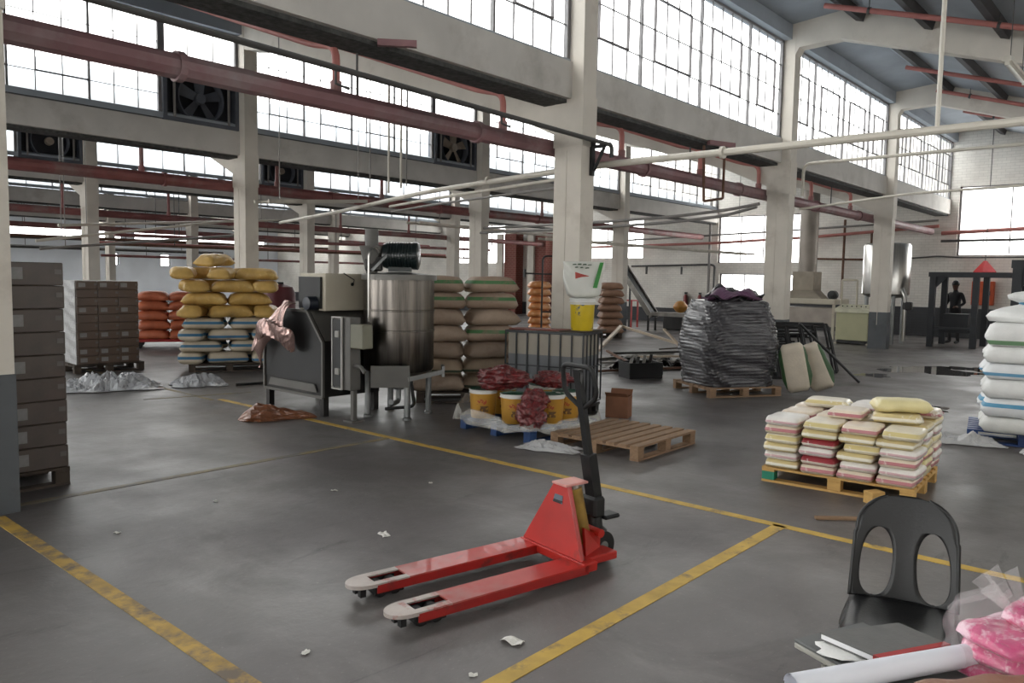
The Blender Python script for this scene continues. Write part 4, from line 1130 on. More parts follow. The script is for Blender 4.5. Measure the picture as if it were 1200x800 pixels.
# loose white paper and brown paper parcel
pp = MB().prism([(1.69, .43, ZT_), (1.78, .36, ZT_), (1.70, .20, ZT_), (1.60, .27, ZT_)], (0, 0, .0015)).build('paper_sheet', M_roll)
tag(pp, 'loose white sheet between the paper roll and brown parcel', 'paper')
def parc(a, b):
    t = 2*a-1; v = 2*math.pi*b
    hw = .085*(1-.12*t**4); hh = .032*(1-t**6)**.5+.002
    c_, s_ = math.cos(v), math.sin(v)
    return Vector((t*.2, .8*hw*math.copysign(abs(c_)**.6, c_), .034+hh*math.copysign(abs(s_)**.6, s_)+.004*math.sin(9*t+2*v)))
pc = MB().surf(parc, 22, 24, wrapv=True).build('brown_parcel', mat('brown_wrapping', (150, 112, 92), rough=.55, var=.12, scale=9, alt=(62, 84, 62), altscale=4, altlo=.6, althi=.66, bump=.3, bscale=20), smooth=True, loc=(1.78, .235, ZT_+.002), rz=R(-40))
tag(pc, 'brown wrapped parcel on the table in front of the pink pack', 'parcel')
# pink bundle of wrapped packets
M_pink = mat('pink_printed_film', (206, 48, 118), rough=.25, var=.18, scale=12, bump=.5, bscale=24, alt=(238, 196, 212), altscale=16, altlo=.47, althi=.56, coat=.3)
M_clear = mat('clear_wrap', (232, 228, 230), rough=.12, var=.05, scale=12, bump=.6, bscale=24, alpha=.12, spec=.9)
pk = empty('pink_bundle', (2.0, .235, ZT_), R(-30), 'clear wrapped bundle of bright pink packets on the table', 'bundle')
for k, (x, y, z, L_, W_, H_) in enumerate([(-.02, .0, 0, .22, .15, .04), (.0, .01, .04, .21, .14, .039), (-.01, 0, .079, .2, .14, .039), (.05, -.01, .118, .18, .12, .04)]):
    me = sack_mesh('packet', M_pink, L_, W_, H_, 700+k, lump=.1, sq=.6, nu=13, nv=16)
    inst('packet', me, pk, (x, y, z), (0, 0, .2*(k % 2)))
def wrap_(a, b):
    th = a; v = 2*math.pi*b
    zz = .005+.175*th
    r_ = (1+.05*math.sin(7*v+9*th)+.04*math.sin(13*v-5*th)) * (1.0 if th < .8 else 1-.55*((th-.8)/.2))
    c_, s_ = math.cos(v), math.sin(v)
    return Vector((.128*r_*math.copysign(abs(c_)**.6, c_), .095*r_*math.copysign(abs(s_)**.6, s_), zz+.012*math.sin(5*v)*(th > .7)))
MB().surf(wrap_, 18, 34, wrapv=True).build('wrapper', M_clear, pk, smooth=True)
tw = MB()
rt_ = random.Random(6)
for k in range(9):
    a = rt_.uniform(0, 6.28); x, y = .05*math.cos(a), .04*math.sin(a)
    tw.prism([(x, y, .15), (x+.03, y+.01, .155), (x*1.9+.02, y*1.8, .205+rt_.uniform(-.02, .02)), (x*1.9-.01, y*1.9, .195)], (.002, .002, 0))
tw.build('wrapper_tails', M_clear, pk)
pk.scale = (1.2, 1.2, 1.05)

# ------------------------------------------------------------------ carton stacks
M_cart = mat('brown_film_wrapped_carton', (84, 73, 66), rough=.45, var=.1, scale=5, alt=(68, 60, 56), altscale=3, altlo=.5, althi=.7, coat=.15)
M_cart2 = mat('brown_carton', (96, 80, 70), rough=.5, var=.12, scale=4, alt=(92, 74, 62), altscale=2, altlo=.5, althi=.7, coat=.1)
M_lab = mat('white_carton_label', (136, 134, 132), rough=.6, var=.08, scale=30, stripes=(('Z', .1, .004, (120, 118, 116)),))
M_tape = mat('tape', (150, 140, 128), rough=.4)
def cartons(cx, cy, rz, nx, ny, nl, bw, bd, bh, m, label, group, seed, z0=.137, lab_every=2, lab_w=.16):
    rn = random.Random(seed)
    me = MB().box((0, 0, bh/2), (bw-.006, bd-.006, bh-.003), bev=.006).mesh('carton', m)
    fl_ = MB().box((0, -bd/2+.0015, bh/2), (.006, .004, bh-.03)).mesh('seam', M_tape)
    lb_ = MB(); lb_.box((0, 0, 0), (lab_w, .003, bh*.5)); lbm = lb_.mesh('label_sticker', M_lab)
    cs, sn = math.cos(rz), math.sin(rz)
    for li in range(nl):
        for i in range(nx):
            for k in range(ny):
                lx = (i-(nx-1)/2)*bw+rn.uniform(-.004, .004); ly = (k-(ny-1)/2)*bd
                o = inst('carton', me, None, (cx+lx*cs-ly*sn, cy+lx*sn+ly*cs, z0+li*bh), (0, 0, rz))
                lw = 'top' if li == nl-1 else ('bottom' if li == 0 else ORD[li])
                tag(o, 'brown carton, %s %s in the %s layer of %s' % (rank_words(i, nx), 'front' if k == 0 else 'rear', lw, label), 'carton', group)
                if k == 0:
                    if li % lab_every == 0 or li < 2: inst('label_sticker', lbm, o, (-bw*.22, -bd/2+.0012, bh*.52))
                    inst('label_sticker', MB_small, o, (bw*.42, -bd/2+.0012, bh*.6))
MB_small = MB().box((0, 0, 0), (.045, .003, .035)).mesh('label_sticker', mat('small_carton_label', (104, 98, 94), rough=.6))
pallet('dark_pallet', (1.68, 6.80, 0), 0, 'dark pallet under the tall carton stack', m=M_woodd, L=1.0, W=1.0)
cartons(1.69, 6.80, 0, 2, 2, 9, .485, .5, .169, M_cart, 'the tall tower', 'cartons in the tall stack', 5)
pallet('dark_pallet', (5.17, 13.52, 0), R(-3), 'dark pallet under the low carton stack', m=M_woodd, L=1.05, W=1.0)
cartons(5.17, 13.52, R(-3), 3, 2, 10, .31, .47, .131, M_cart2, 'the low stack', 'cartons in the low stack', 6, lab_w=.1, lab_every=3)
wr = MB()
def wrapf(a, b): return Vector((-.482+.012*math.sin(40*a)*math.sin(9*b), -.46+.92*b, .14+1.31*a))
o = MB().surf(wrapf, 40, 14).build('stretch_film', M_film, loc=(5.17, 13.52, 0), rz=R(-3)); md = o.modifiers.new('t', 'SOLIDIFY'); md.thickness = .002
tag(o, 'shiny stretch film on the side of the low carton stack', 'plastic film')
gb = MB().box((0, 0, 0), (.3, .3, .05), bev=.006).build('grey_tray', mat('grey_tray_plastic', (150, 152, 152), rough=.5), loc=(1.55, 7.0, .137+9*.169+.027)); tag(gb, 'pale grey tray lying on top of the tall carton stack', 'tray')
# ------------------------------------------------------------------ hopper machine
M_dksteel = mat('dark_mill_steel', (44, 42, 41), rough=.5, metal=.3, var=.2, scale=4, alt=(66, 62, 59), altscale=3, altlo=.55, althi=.75)
M_mgrey = mat('grey_machine_paint', (98, 96, 92), rough=.5, var=.1, scale=4)
M_cream = mat('cream_machine_paint', (190, 182, 164), rough=.5, var=.08, scale=3, alt=(150, 140, 124), altscale=3, altlo=.58, althi=.75)
M_foil = mat('crumpled_silver_pink_foil', (168, 140, 134), rough=.22, metal=.75, var=.2, scale=7, bump=.6, bscale=9)
M_brownfilm = mat('brown_shiny_film', (132, 84, 58), rough=.28, var=.25, scale=7, bump=.6, bscale=14, spec=.7)
hp = empty('hopper_machine', (5.2, 7.36, 0), 0, 'dark steel hopper machine with a cream head box beside the mixing tank', 'machine')
pent = [(0, 0, .22), (0, 1.2, .22), (0, 1.2, .80), (0, .78, 1.19), (0, .3, 1.19), (0, 0, .84)]
MB().prism(pent, (.80, 0, 0)).build('hopper_body', M_dksteel, hp)
MB().prism([(-.004, .04, .38), (-.004, 1.16, .38), (-.004, 1.16, .79), (-.004, .76, 1.16), (-.004, .32, 1.16), (-.004, .04, .83)], (-.004, 0, 0)).build('hopper_mouth_shade', M_black, hp)  # flat black panel stands in for the shaded inside of the hopper
rimf = MB()
for a, b in zip(pent, pent[1:]+pent[:1]): rimf.bar((-.006, a[1], a[2]), (-.006, b[1], b[2]), .035, .012) if False else rimf.bar(Vector(a)+Vector((-.008, 0, 0)), Vector(b)+Vector((-.008, 0, 0)), .03, .03)
rimf.build('front_rim', M_mgrey, hp)
MB().prism([(.02, -.004, .86), (.78, -.004, .86), (.78, .30, 1.2), (.02, .30, 1.2)], (0, -.006, .004)).build('sloped_cover', M_mgrey, hp)
MB().prism([(-.012, .1, .27), (-.012, 1.1, .27), (-.012, 1.05, .36), (-.012, .15, .36)], (-.01, 0, 0)).build('lower_lip', M_mgrey, hp)
for (x, y) in ((.04, .04), (.76, .04), (.04, 1.16), (.76, 1.16)):
    MB().box((x, y, .11), (.07, .07, .22)).build('leg', M_dksteel, hp)
hx = MB(); hx.box((.56, .28, 1.41), (1.02, .5, .425), bev=.008)
head = hx.build('head_box', M_cream, hp)
op = MB(); op.box((.035, .3, 1.4), (.03, .42, .36)); op.build('opening_shade', M_black, head)  # black slab painted as the shade inside the head box opening
MB().lathe([(.03, -.1), (.075, -.09), (.085, .05), (.05, .1)], 16, (.0, .2, 1.28), 'X').build('inlet_motor', mat('dark_blue_motor', (34, 40, 52), rough=.4), head, smooth='auto')
k = MB(); k.lathe([(.02, 0), (.02, .03)], 10, (.42, .022, 1.5), 'Y'); k.build('knob', M_black, head)
MB().tube([(.3, .03, 1.626), (.42, -.01, 1.55), (.42, .015, 1.5)], .006, 5).build('chain', M_black, head)
def foil(a, b):
    y = .42+.80*b; 
    z = 1.27-.42*b*b-.52*a*(.75+.25*math.sin(5*b+1))+.05*math.sin(11*a+7*b)
    x = -.05-.14*math.sin(math.pi*a)*(.5+.5*math.sin(3*b+.6))-.05*abs(math.sin(9*b+4*a))
    return Vector((x-.02, y+.06*math.sin(6*a), z))
o = MB().surf(foil, 16, 18).build('foil_bag', M_foil, smooth=False, loc=(5.2, 7.36, 0)); md = o.modifiers.new('t', 'SOLIDIFY'); md.thickness = .004
tag(o, 'shiny crumpled foil bag hanging over the dark hopper', 'bag')
def brb(a, b):
    t = 2*a-1; v = math.pi*b
    r_ = (1-t**4)*(.7+.3*math.sin(5*a+1.2))+.05
    wr_ = 1+.12*math.sin(9*v+7*t)+.08*math.sin(17*t+3*v)
    return Vector((t*.42, .21*r_*math.cos(v)*wr_, max(.003, .2*r_*math.sin(v)*wr_*(.55+.45*math.sin(3.1*a)))))
o = MB().surf(brb, 26, 20).build('brown_bag', M_brownfilm, loc=(4.78, 7.62, 0), rz=R(-31)); md = o.modifiers.new('t', 'SOLIDIFY'); md.thickness = .004; md.offset = 1
tag(o, 'crumpled brown plastic bag on the floor before the hopper', 'bag')
o = MB().tube([(5.75, 10.24, .022), (6.3, 10.15, .022)], .02, 8).build('metal_bar', M_black); tag(o, 'short dark bar lying on the floor left of the hopper', 'bar')

# ------------------------------------------------------------------ mixing tank
M_tank = mat('weathered_tank_steel', (128, 122, 116), rough=.3, metal=1., var=.2, scale=3, stretch=(5, 5, .3), alt=(96, 92, 88), altscale=2.2, altlo=.45, althi=.6)
tk = empty('mixing_tank', (5.92, 6.91, 0), 0, 'stainless steel mixing tank on legs with a motor on top', 'tank')
MB().lathe([(.0, .44), (.16, .45), (.38, .53), (.40, .56), (.40, .98), (.408, .985), (.408, 1.0), (.40, 1.005), (.40, 1.21), (.408, 1.215), (.408, 1.225), (.40, 1.23), (.40, 1.56)], 48).build('vessel', M_tank, tk, smooth='auto')
MB().lathe([(.40, 1.56), (.43, 1.56), (.43, 1.62), (.40, 1.625), (.1, 1.65), (.0, 1.652)], 48).build('lid', mat('dull_steel_lid', (112, 110, 106), rough=.45, metal=.7, var=.15, scale=5), tk, smooth='auto')
for q, a in enumerate((45, 135, 225, 315)):
    x, y = .36*math.cos(R(a+20)), .36*math.sin(R(a+20))
    lg = MB(); lg.tube([(x, y, .03), (x, y, .56)], .035, 12); lg.build('leg', M_galv, tk, smooth='auto')
    MB().lathe([(.05, .0), (.05, .02), (.035, .035)], 12, (x, y, 0)).build('foot', M_galv, tk)
MB().lathe([(.06, .3), (.075, .34), (.1, .45)], 16).build('outlet_cone', M_galv, tk)
MB().tube(bend([(0, 0, .32), (0, 0, .16), (-.2, -.12, .16), (-.28, -.2, .2)], .06), .03, 10).build('outlet_pipe', M_galv, tk, smooth='auto')
MB().tube(bend([(.1, -.1, .4), (.12, -.14, .1), (-.12, .1, .07)], .06), .02, 8).build('drain_hose', M_black, tk, smooth='auto')
# skid beam in front and side bracket
sk = Matrix.Rotation(R(-41), 3, 'Z')
g = MB(); g.box(tuple(sk @ Vector((-.09, -.46, .50))), (.42, .02, .24), rz=R(-41)); g.build('front_plate', M_mgrey, tk)
g = MB(); g.bar(tuple(sk @ Vector((.1, -.46, .47))), tuple(sk @ Vector((.5, -.3, .54))), .03, .05); g.bar(tuple(sk @ Vector((.5, -.3, .54))), tuple(sk @ Vector((.5, -.1, .54))), .03, .12); g.build('side_rail', M_galv, tk)
# motor and gearbox
MD = sk @ Vector((1, -.15, 0)); MD.normalize()
c0 = Vector((.0, -.02, 1.835))
q_ = MD.to_track_quat('X', 'Z').to_matrix()
def drum(prof, name, m, parent, n=24):
    b = MB(); b.lathe(prof, n, (0, 0, 0), 'X'); b.v = [tuple(q_ @ Vector(v) + c0) for v in b.v]
    return b.build(name, m, parent, smooth='auto')
M_mot = mat('dark_green_motor', (26, 36, 36), rough=.3, var=.15, scale=6, coat=.3)
mo = drum([(.06, -.2), (.135, -.19), (.15, -.15), (.15, .14), (.157, .145), (.157, .2), (.13, .215), (.05, .225)], 'motor', M_mot, tk)
for k in range(8):
    drum([(.15, -.13+.033*k), (.158, -.125+.033*k), (.158, -.118+.033*k), (.15, -.113+.033*k)], 'cooling_fin', M_mot, mo)
b = MB(); b.box(tuple(c0+Vector((0, 0, -.155))), (.26, .2, .05), rz=R(-45)); b.build('motor_foot', M_mot, mo)
b = MB(); b.box(tuple(c0+sk @ Vector((-.3, .0, -.09))), (.2, .16, .18), rz=R(-41), bev=.02); b.build('gearbox', M_dksteel, tk)
# feed cone with stack pipe
b = MB(); b.lathe([(.06, 1.62), (.13, 1.9), (.14, 1.94)], 20, (-.24, .2, 0)); b.lathe([(.075, 1.94), (.075, 2.13)], 18, (-.24, .2, 0)); b.build('feed_cone', M_mgrey, tk, smooth='auto')
MB().tube(bend([tuple(sk @ Vector((-.33, -.36, 1.1))), tuple(sk @ Vector((-.33, -.36, 1.86))), tuple(sk @ Vector((-.27, -.3, 1.92))), tuple(sk @ Vector((-.22, -.25, 1.86)))], .04), .012, 8).build('vent_pipe', M_steel, tk, smooth='auto')
MB().bar(tuple(sk @ Vector((-.3, -.3, 1.66))), tuple(sk @ Vector((-.12, -.12, 1.86))), .015, .03).build('lid_stay', M_galv, tk)
# control boxes
cb = empty('control_box', (5.2, 7.0, 0), R(0), 'open grey electrical box on a post beside the mixing tank', 'control box')
b = MB(); b.box((.07, .02, .75), (.14, .3, .8), bev=.006); bd_ = b.build('cabinet', M_mgrey, cb)
b = MB(); b.box((-.012, .08, .75), (.02, .16, .74)); b.build('interior_shade', M_black, bd_)  # black slab stands in for shade inside the open box
b = MB(); b.box((-.02, .165, .75), (.02, .012, .8)); b.box((-.02, -.005, .75), (.02, .012, .8)); b.box((-.02, .08, 1.145), (.02, .17, .012)); b.box((-.02, .08, .355), (.02, .17, .012)); b.build('door_rim', mat('pale_rim', (196, 194, 188), rough=.4), bd_)
for z_ in (.96, .55): MB().box((-.03, .06, z_), (.03, .07, .07), bev=.006).build('switch', mat('switch_grey', (160, 158, 152), rough=.5), bd_)
b = MB(); b.box((.05, -.26, .95), (.14, .22, .26), bev=.01); b.build('junction_box', mat('olive_grey_box', (126, 124, 108), rough=.5, var=.08), cb)
b = MB(); b.bar((.05, -.15, .95), (.05, -.13, .95), .05, .05); b.tube(bend([(.06, -.13, .62), (.06, -.24, .62), (.06, -.3, .56)], .05), .022, 8); b.build('cable_gland', M_mgrey, cb)
MB().box((.07, -.1, .18), (.05, .05, .36)).build('post', M_mgrey, cb)
MB().box((.07, -.1, .01), (.16, .16, .02)).build('post_foot', M_mgrey, cb)

# ------------------------------------------------------------------ caged tank (cut container)
IC, IRZ, IL, IW, IH = Vector((7.31, 5.30, 0)), R(15), .62, 1.0, .98
ib = empty('caged_tank', tuple(IC), IRZ, 'cut open caged plastic tank standing before the tank column', 'container')
M_ibc = mat('translucent_tank_plastic', (168, 160, 146), rough=.4, var=.08, scale=3, stripes=(('Z', .37, .33, (116, 118, 122)),))
M_cage = mat('galvanised_cage', (72, 74, 76), rough=.45, metal=.6, var=.15, scale=8)
b = MB(); t = .012
b.box((IL/2, .03, .53), (IL-.06, t, .84)); b.box((IL/2, IW-.03, .53), (IL-.06, t, .84)); b.box((.03, IW/2, .53), (t, IW-.06, .84)); b.box((IL-.03, IW/2, .53), (t, IW-.06, .84)); b.box((IL/2, IW/2, .115), (IL-.06, IW-.06, .02))
b.build('inner_tank', M_ibc, ib)
hb_ = [.14, .57, IH-.01]
for z_ in hb_:
    b = MB(); ring = [(0, 0, z_), (IL, 0, z_), (IL, IW, z_), (0, IW, z_)]
    for a, c_ in zip(ring, ring[1:]+ring[:1]): b.bar(a, c_, .018, .014 if z_ < .9 else .03)
    b.build('cage_hoop', M_cage, ib)
vb = MB().box((0, 0, .56), (.016, .016, .84)).mesh('cage_bar', M_cage)
for i in range(8): inst('cage_bar', vb, ib, (0, i*IW/7, 0)); inst('cage_bar', vb, ib, (IL, i*IW/7, 0))
for i in range(1, 5): inst('cage_bar', vb, ib, (i*IL/5, 0, 0)); inst('cage_bar', vb, ib, (i*IL/5, IW, 0))
b = MB(); b.box((IL/2, IW/2, .095), (IL, IW, .03)); 
for (x, y) in ((.06, .06), (IL-.06, .06), (.06, IW-.06), (IL-.06, IW-.06), (IL/2, .06), (.06, IW/2)): b.box((x, y, .04), (.1, .1, .08))
b.build('base_pallet', M_dksteel, ib)
bp = MB(); bp.box((0, 0, 0), (.3, .75, .014)); o = bp.build('board', mat('reddish_board', (128, 62, 50), rough=.7, var=.2, scale=6), loc=tuple(IC+Vector((.18, .62, IH+.022))), rz=IRZ+.1)
o.location = (7.36, 5.95, IH+.014); tag(o, 'reddish board lying across the rim of the caged tank', 'board')
o = MB().box((0, 0, 0), (.30, .62, .014)).build('board', M_woodd, loc=(7.58, 5.5, IH+.014), rz=IRZ+R(82)); tag(o, 'dark board carrying the yellow bucket on the caged tank', 'board')

# buckets
M_bky = mat('yellow_bucket_print', (206, 178, 30), rough=.35, var=.06, scale=10, alt=(70, 84, 96), altscale=6, altlo=.58, althi=.62)
M_bkw = mat('white_bucket_plastic', (216, 216, 212), rough=.35, var=.04, scale=10)
M_bko = mat('orange_yellow_bucket', (188, 140, 56), rough=.35, var=.08, scale=6, alt=(150, 60, 40), altscale=5.5, altlo=.62, althi=.66)
M_lidg = mat('green_bucket_lid', (34, 78, 58), rough=.4, var=.1, scale=8)
def bucket(x, y, z, r, h, m, label, lid=M_lidg, group=None, white=False, handle=True):
    o = empty('bucket', (x, y, z), 0, label, 'bucket', group)
    MB().lathe([(.0, 0), (r*.86, 0), (r*.88, .01), (r*.98, h*.86)], 32).build('body', m, o, smooth='auto')
    MB().lathe([(r*.985, h*.86), (r*1.04, h*.87), (r*1.04, h*.9), (r*1.0, h*.905), (r*1.0, h*.96), (r*1.05, h*.965), (r*1.05, h*.99), (r, h)], 32, caps=False).build('rim', M_bkw, o, smooth='auto')
    MB().lathe([(0, h*.955), (r*.93, h*.96), (r*.95, h*1.0), (r*1.0, h*1.0)], 32, caps=False).build('lid', lid, o, smooth='auto')
    if m is M_bko:                      # printed panel turned to the aisle
        a0 = math.atan2(-y, -x)-.15
        for (zc, hh_, sp_, mm) in ((.60, .07, .42, 'red_bucket_lettering'), (.34, .10, .34, 'dark_bucket_picture')):
            b = MB(); n = 8
            vs = []
            for k in range(n+1):
                a = a0+sp_*(2*k/n-1)+(.25 if zc < .5 else 0)
                for zz in (zc-hh_, zc+hh_):
                    rr_ = r*(.88+.10*zz/.86)+.0015
                    vs.append((rr_*math.cos(a), rr_*math.sin(a), h*zz+(.012*math.sin(5*k) if zc > .5 else 0)))
            b.add(vs, [(2*k, 2*k+2, 2*k+3, 2*k+1) for k in range(n)])
            b.build('print', mat(mm, (168, 66, 48) if 'red' in mm else (108, 78, 52), rough=.4, var=.3, scale=30, alt=(196, 150, 60), altscale=40, altlo=.5, althi=.58), o)
    return o
bk_ = bucket(7.55, 5.5, IH+.022, .15, .38, M_bky, 'yellow and white bucket standing on the caged tank', M_bkw)
MB().lathe([(.1405, .235), (.1475, .325)], 32, caps=False).build('white_band', M_bkw, bk_, smooth='auto')
# white printed bag standing on the bucket
bz = IH+.022+.383
wb_ = empty('printed_bag', (7.55, 5.5, bz), 0, 'white plastic bag with green stripe and red lettering on the bucket', 'bag')
M_wbag = mat('white_printed_bag', (212, 212, 204), rough=.4, var=.05, scale=8, bump=.35, bscale=18)
def bagf(a, b):
    v = 2*math.pi*b
    hw = .2+.055*a-.03*(a-.5)**2; dp = .11*(1-a)**.6+.02
    c_, s_ = math.cos(v), math.sin(v)
    x = hw*math.copysign(abs(c_)**.7, c_)*(1+.04*math.sin(9*a+3*v)); y = dp*math.copysign(abs(s_)**.8, s_)
    if a < .1: k_ = .6+.4*(a/.1)**.5; x *= k_; y *= k_
    return Vector((x, y+.012*math.sin(8*a+4*v), .43*a))
RB = math.atan2(-5.5, -7.55)+math.pi/2   # printed face turned to the aisle
bg_ = MB().surf(bagf, 24, 28, wrapv=True)
bg_.f.append(list(range(28))); bg_.mi.append(0)
bgo = bg_.build('bag_body', M_wbag, wb_, smooth=True); wb_.rotation_euler.z = RB
def onbag(x, z):
    a = z/.43; dp = .11*(1-a)**.6+.02
    return Vector((x, -dp-.012, z))
def strip_on(poly, m, name):
    b = MB(); b.add([onbag(*p) for p in poly]+[onbag(*p)+Vector((0, .012, 0)) for p in poly], [tuple(range(len(poly))), tuple(range(len(poly), 2*len(poly)))[::-1]]+[(i, (i+1) % len(poly), len(poly)+(i+1) % len(poly), len(poly)+i) for i in range(len(poly))])
    return b.build(name, m, wb_)
M_gpr = mat('green_print', (64, 138, 66), rough=.5); M_rpr = mat('red_print', (178, 74, 66), rough=.5); M_dpr = mat('dark_green_print', (62, 84, 62), rough=.5)
for i in range(6):
    z0_, z1_ = .12+.05*i, .12+.05*(i+1)
    strip_on([(.135+.013*i-.02, z0_), (.165+.012*i, z0_), (.165+.012*(i+1), z1_), (.135+.013*(i+1)-.02, z1_)], M_gpr, 'green_stripe')
strip_on([(-.09, .225), (-.02, .245), (.07, .255), (.06, .262), (-.03, .285), (-.095, .305)], M_rpr, 'red_logo')
for (xa, xb, za, zb_) in ((-.13, -.08, .385, .4), (-.07, -.02, .388, .405), (-.01, .04, .385, .402), (.05, .1, .384, .396), (-.04, .0, .35, .365), (.02, .07, .345, .36), (-.1, -.06, .352, .368)):
    strip_on([(xa, za), (xb, za+.004), (xb-.006, zb_), (xa+.008, zb_-.002)], M_dpr, 'lettering')

# cardboard box
o = empty('cardboard_box', (7.72, 5.06, 0), R(20), 'small brown cardboard box at the foot of the caged tank', 'box')
M_cb = mat('cardboard', (138, 94, 70), rough=.8, var=.12, scale=6)
b = MB(); t = .006; L_, W_, H_ = .22, .26, .25
b.box((L_/2, 0, H_/2), (t, W_, H_)); b.box((-L_/2, 0, H_/2), (t, W_, H_)); b.box((0, W_/2, H_/2), (L_, t, H_)); b.box((0, -W_/2, H_/2), (L_, t, H_)); b.box((0, 0, t/2), (L_, W_, t)); b.build('body', M_cb, o)
MB().bar((-L_/2, 0, H_), (-L_/2-.06, 0, H_+.05), W_, .005).build('flap', M_cb, o); MB().bar((L_/2, 0, H_), (L_/2+.05, 0, H_+.06), W_, .005).build('flap', M_cb, o)

# ------------------------------------------------------------------ bucket pallet with red bags
BPX, BPY = 6.32, 5.28
pallet('blue_pallet', (BPX, BPY, 0), R(-5), 'blue wooden pallet under the wrapped yellow buckets', m=M_blue, L=1.0, W=1.05)
bks = [(5.98, 5.62, 'hidden in the wrap at the outer corner'), (5.98, 5.18, 'with green lid standing foremost'), (6.24, 4.92, 'half hidden by the jack handle'), (6.52, 4.93, 'beside the jack handle at the near end'), (6.34, 5.66, 'behind the foremost yellow bucket'), (6.7, 5.4, 'at the back of the blue pallet')]
for k, (x, y, w_) in enumerate(bks):
    bucket(x, y, .137, .145, .30, M_bko, 'yellow bucket '+w_, group='yellow buckets on the blue pallet')
M_redbag = mat('red_glint_bag', (112, 36, 38), rough=.3, var=.5, scale=26, bump=.8, bscale=40, alt=(196, 120, 112), altscale=34, altlo=.6, althi=.7, coat=.3)  # pink specks paint the highlights of the shiny plastic
def lumpbag(name, loc, dims, seed, label, m, rot=(0, 0, 0)):
    rn = random.Random(seed); ph = [rn.uniform(0, 6.28) for _ in range(9)]
    def fn(a, b):
        th = math.pi*a; v = 2*math.pi*b
        d = Vector((math.sin(th)*math.cos(v), math.sin(th)*math.sin(v), math.cos(th)))
        k = 1+.30*noise.noise(d*1.7+Vector((seed, 0, 0)))+.22*noise.noise(d*4.1+Vector((0, seed, 0)))+.13*noise.noise(d*9+Vector((0, 0, seed)))
        return Vector((dims[0]*k*d.x, dims[1]*k*d.y, max(0, dims[2]+dims[2]*d.z*min(k, 1.25))))
    o = MB().surf(fn, 40, 56, wrapv=True).build(name, m, smooth=True, loc=loc)
    o.rotation_euler = rot
    return tag(o, label, 'bag', 'red bags on the bucket pallet')
lumpbag('red_bag', (6.08, 5.44, .44), (.27, .2, .12), 1, 'red plastic bag with painted glints heaped on the bucket lids', M_redbag, (0, 0, R(-50)))
lumpbag('red_bag', (6.58, 5.16, .44), (.2, .16, .09), 2, 'second red plastic bag lying toward the jack handle', M_redbag, (0, 0, R(-40)))
lumpbag('red_bag', (5.86, 4.86, .14), (.2, .14, .13), 3, 'red plastic bag slumped between the two front buckets', M_redbag, (0, 0, R(60)))
lumpbag('red_bag', (6.0, 4.93, .30), (.11, .14, .1), 7, 'dark red bag wedged between the buckets', M_redbag)
# clear skirt of film round the load
def skirt(a, b):
    v = R(75)+R(235)*b
    c_, s_ = math.cos(v), math.sin(v)
    rx, ry = .60, .66
    x = BPX+rx*math.copysign(abs(c_)**.6, c_)*(1+.05*math.sin(11*b*6))*(1+.10*(1-a)); y = BPY+ry*math.copysign(abs(s_)**.6, s_)*(1+.04*math.sin(9*b*6+1))*(1+.07*(1-a))
    top_ = .07+.06*math.cos(5*b*3.1)**2+.24*max(0, 1-b*3.6)
    return Vector((x, y, .115+top_*a+.02*math.sin(23*b+5*a)))
o = MB().surf(skirt, 12, 60).build('wrap_skirt', mat('clear_load_wrap', (220, 218, 212), rough=.15, var=.04, scale=9, bump=.6, bscale=16, alpha=.27, spec=.9), smooth=True); md = o.modifiers.new('t', 'SOLIDIFY'); md.thickness = .002
tag(o, 'torn clear film gathered round the yellow bucket load', 'plastic film')
film('plastic_sheet', 5.72, 4.52, .6, .28, .09, R(-70), 31, 'clear film trailing on the floor below the buckets', M_film)
film('plastic_sheet', 6.72, 4.72, .62, .22, .16, R(-25), 33, 'clear film bunched behind the empty wooden pallet', M_film)
# empty wooden pallet
pallet('wooden_pallet', (6.42, 4.14, 0), R(1), 'empty weathered wooden pallet lying beside the pallet jack', m=M_wood, L=1.08, W=.98, boards=8)

# ------------------------------------------------------------------ dark wrapped bale
BLX, BLY, BLR = 10.64, 5.13, R(-32)
pallet('wooden_pallet', (BLX, BLY, 0), BLR, 'wooden pallet under the dark wrapped bale', m=M_wood, L=1.15, W=1.05)
M_bale = mat('dark_folded_sacking', (60, 58, 62), rough=.24, var=.3, scale=7, bump=.5, bscale=20, stretch=(1, 1, 5), alt=(96, 94, 98), altscale=6, altlo=.62, althi=.72, coat=.35)
M_purp = mat('purple_sacking', (92, 58, 86), rough=.45, var=.25, scale=8, bump=.5, bscale=20)
rnl = random.Random(3)
bl = empty('wrapped_bale', (BLX, BLY, .136), BLR, 'tall bale of dark folded sacks in glossy wrap on a pallet', 'bale')
NL = 26
def balef(a, b):
    v = 2*math.pi*b
    z = 1.2*a
    c_, s_ = math.cos(v), math.sin(v)
    k = .93+.09*math.sin(math.pi*min(1, a*1.15))-.16*max(0, a-.78)/.22
    zz = z+.02*math.sin(2*v+1)+.012*math.sin(5*v+z*3)
    li = math.floor(zz*NL/1.2); fr = zz*NL/1.2-li
    lay_ = .018*(1-abs(math.sin(math.pi*fr))**.5)+.02*math.sin(li*12.9898)
    wob = .016*math.sin(7*v+11*z+li)+.012*math.sin(13*v-19*z+2*li)+.010*math.sin(29*v+41*z)
    kk = k-lay_+wob
    return Vector((.58*kk*math.copysign(abs(c_)**.42, c_), .53*kk*math.copysign(abs(s_)**.42, s_), z+.015*math.sin(3*v)*a))
b = MB().surf(balef, 105, 90, wrapv=True)
b.f.append([(104)*90+j for j in range(90)]); b.mi.append(0)
b.build('bale_body', M_bale, bl, smooth=True)
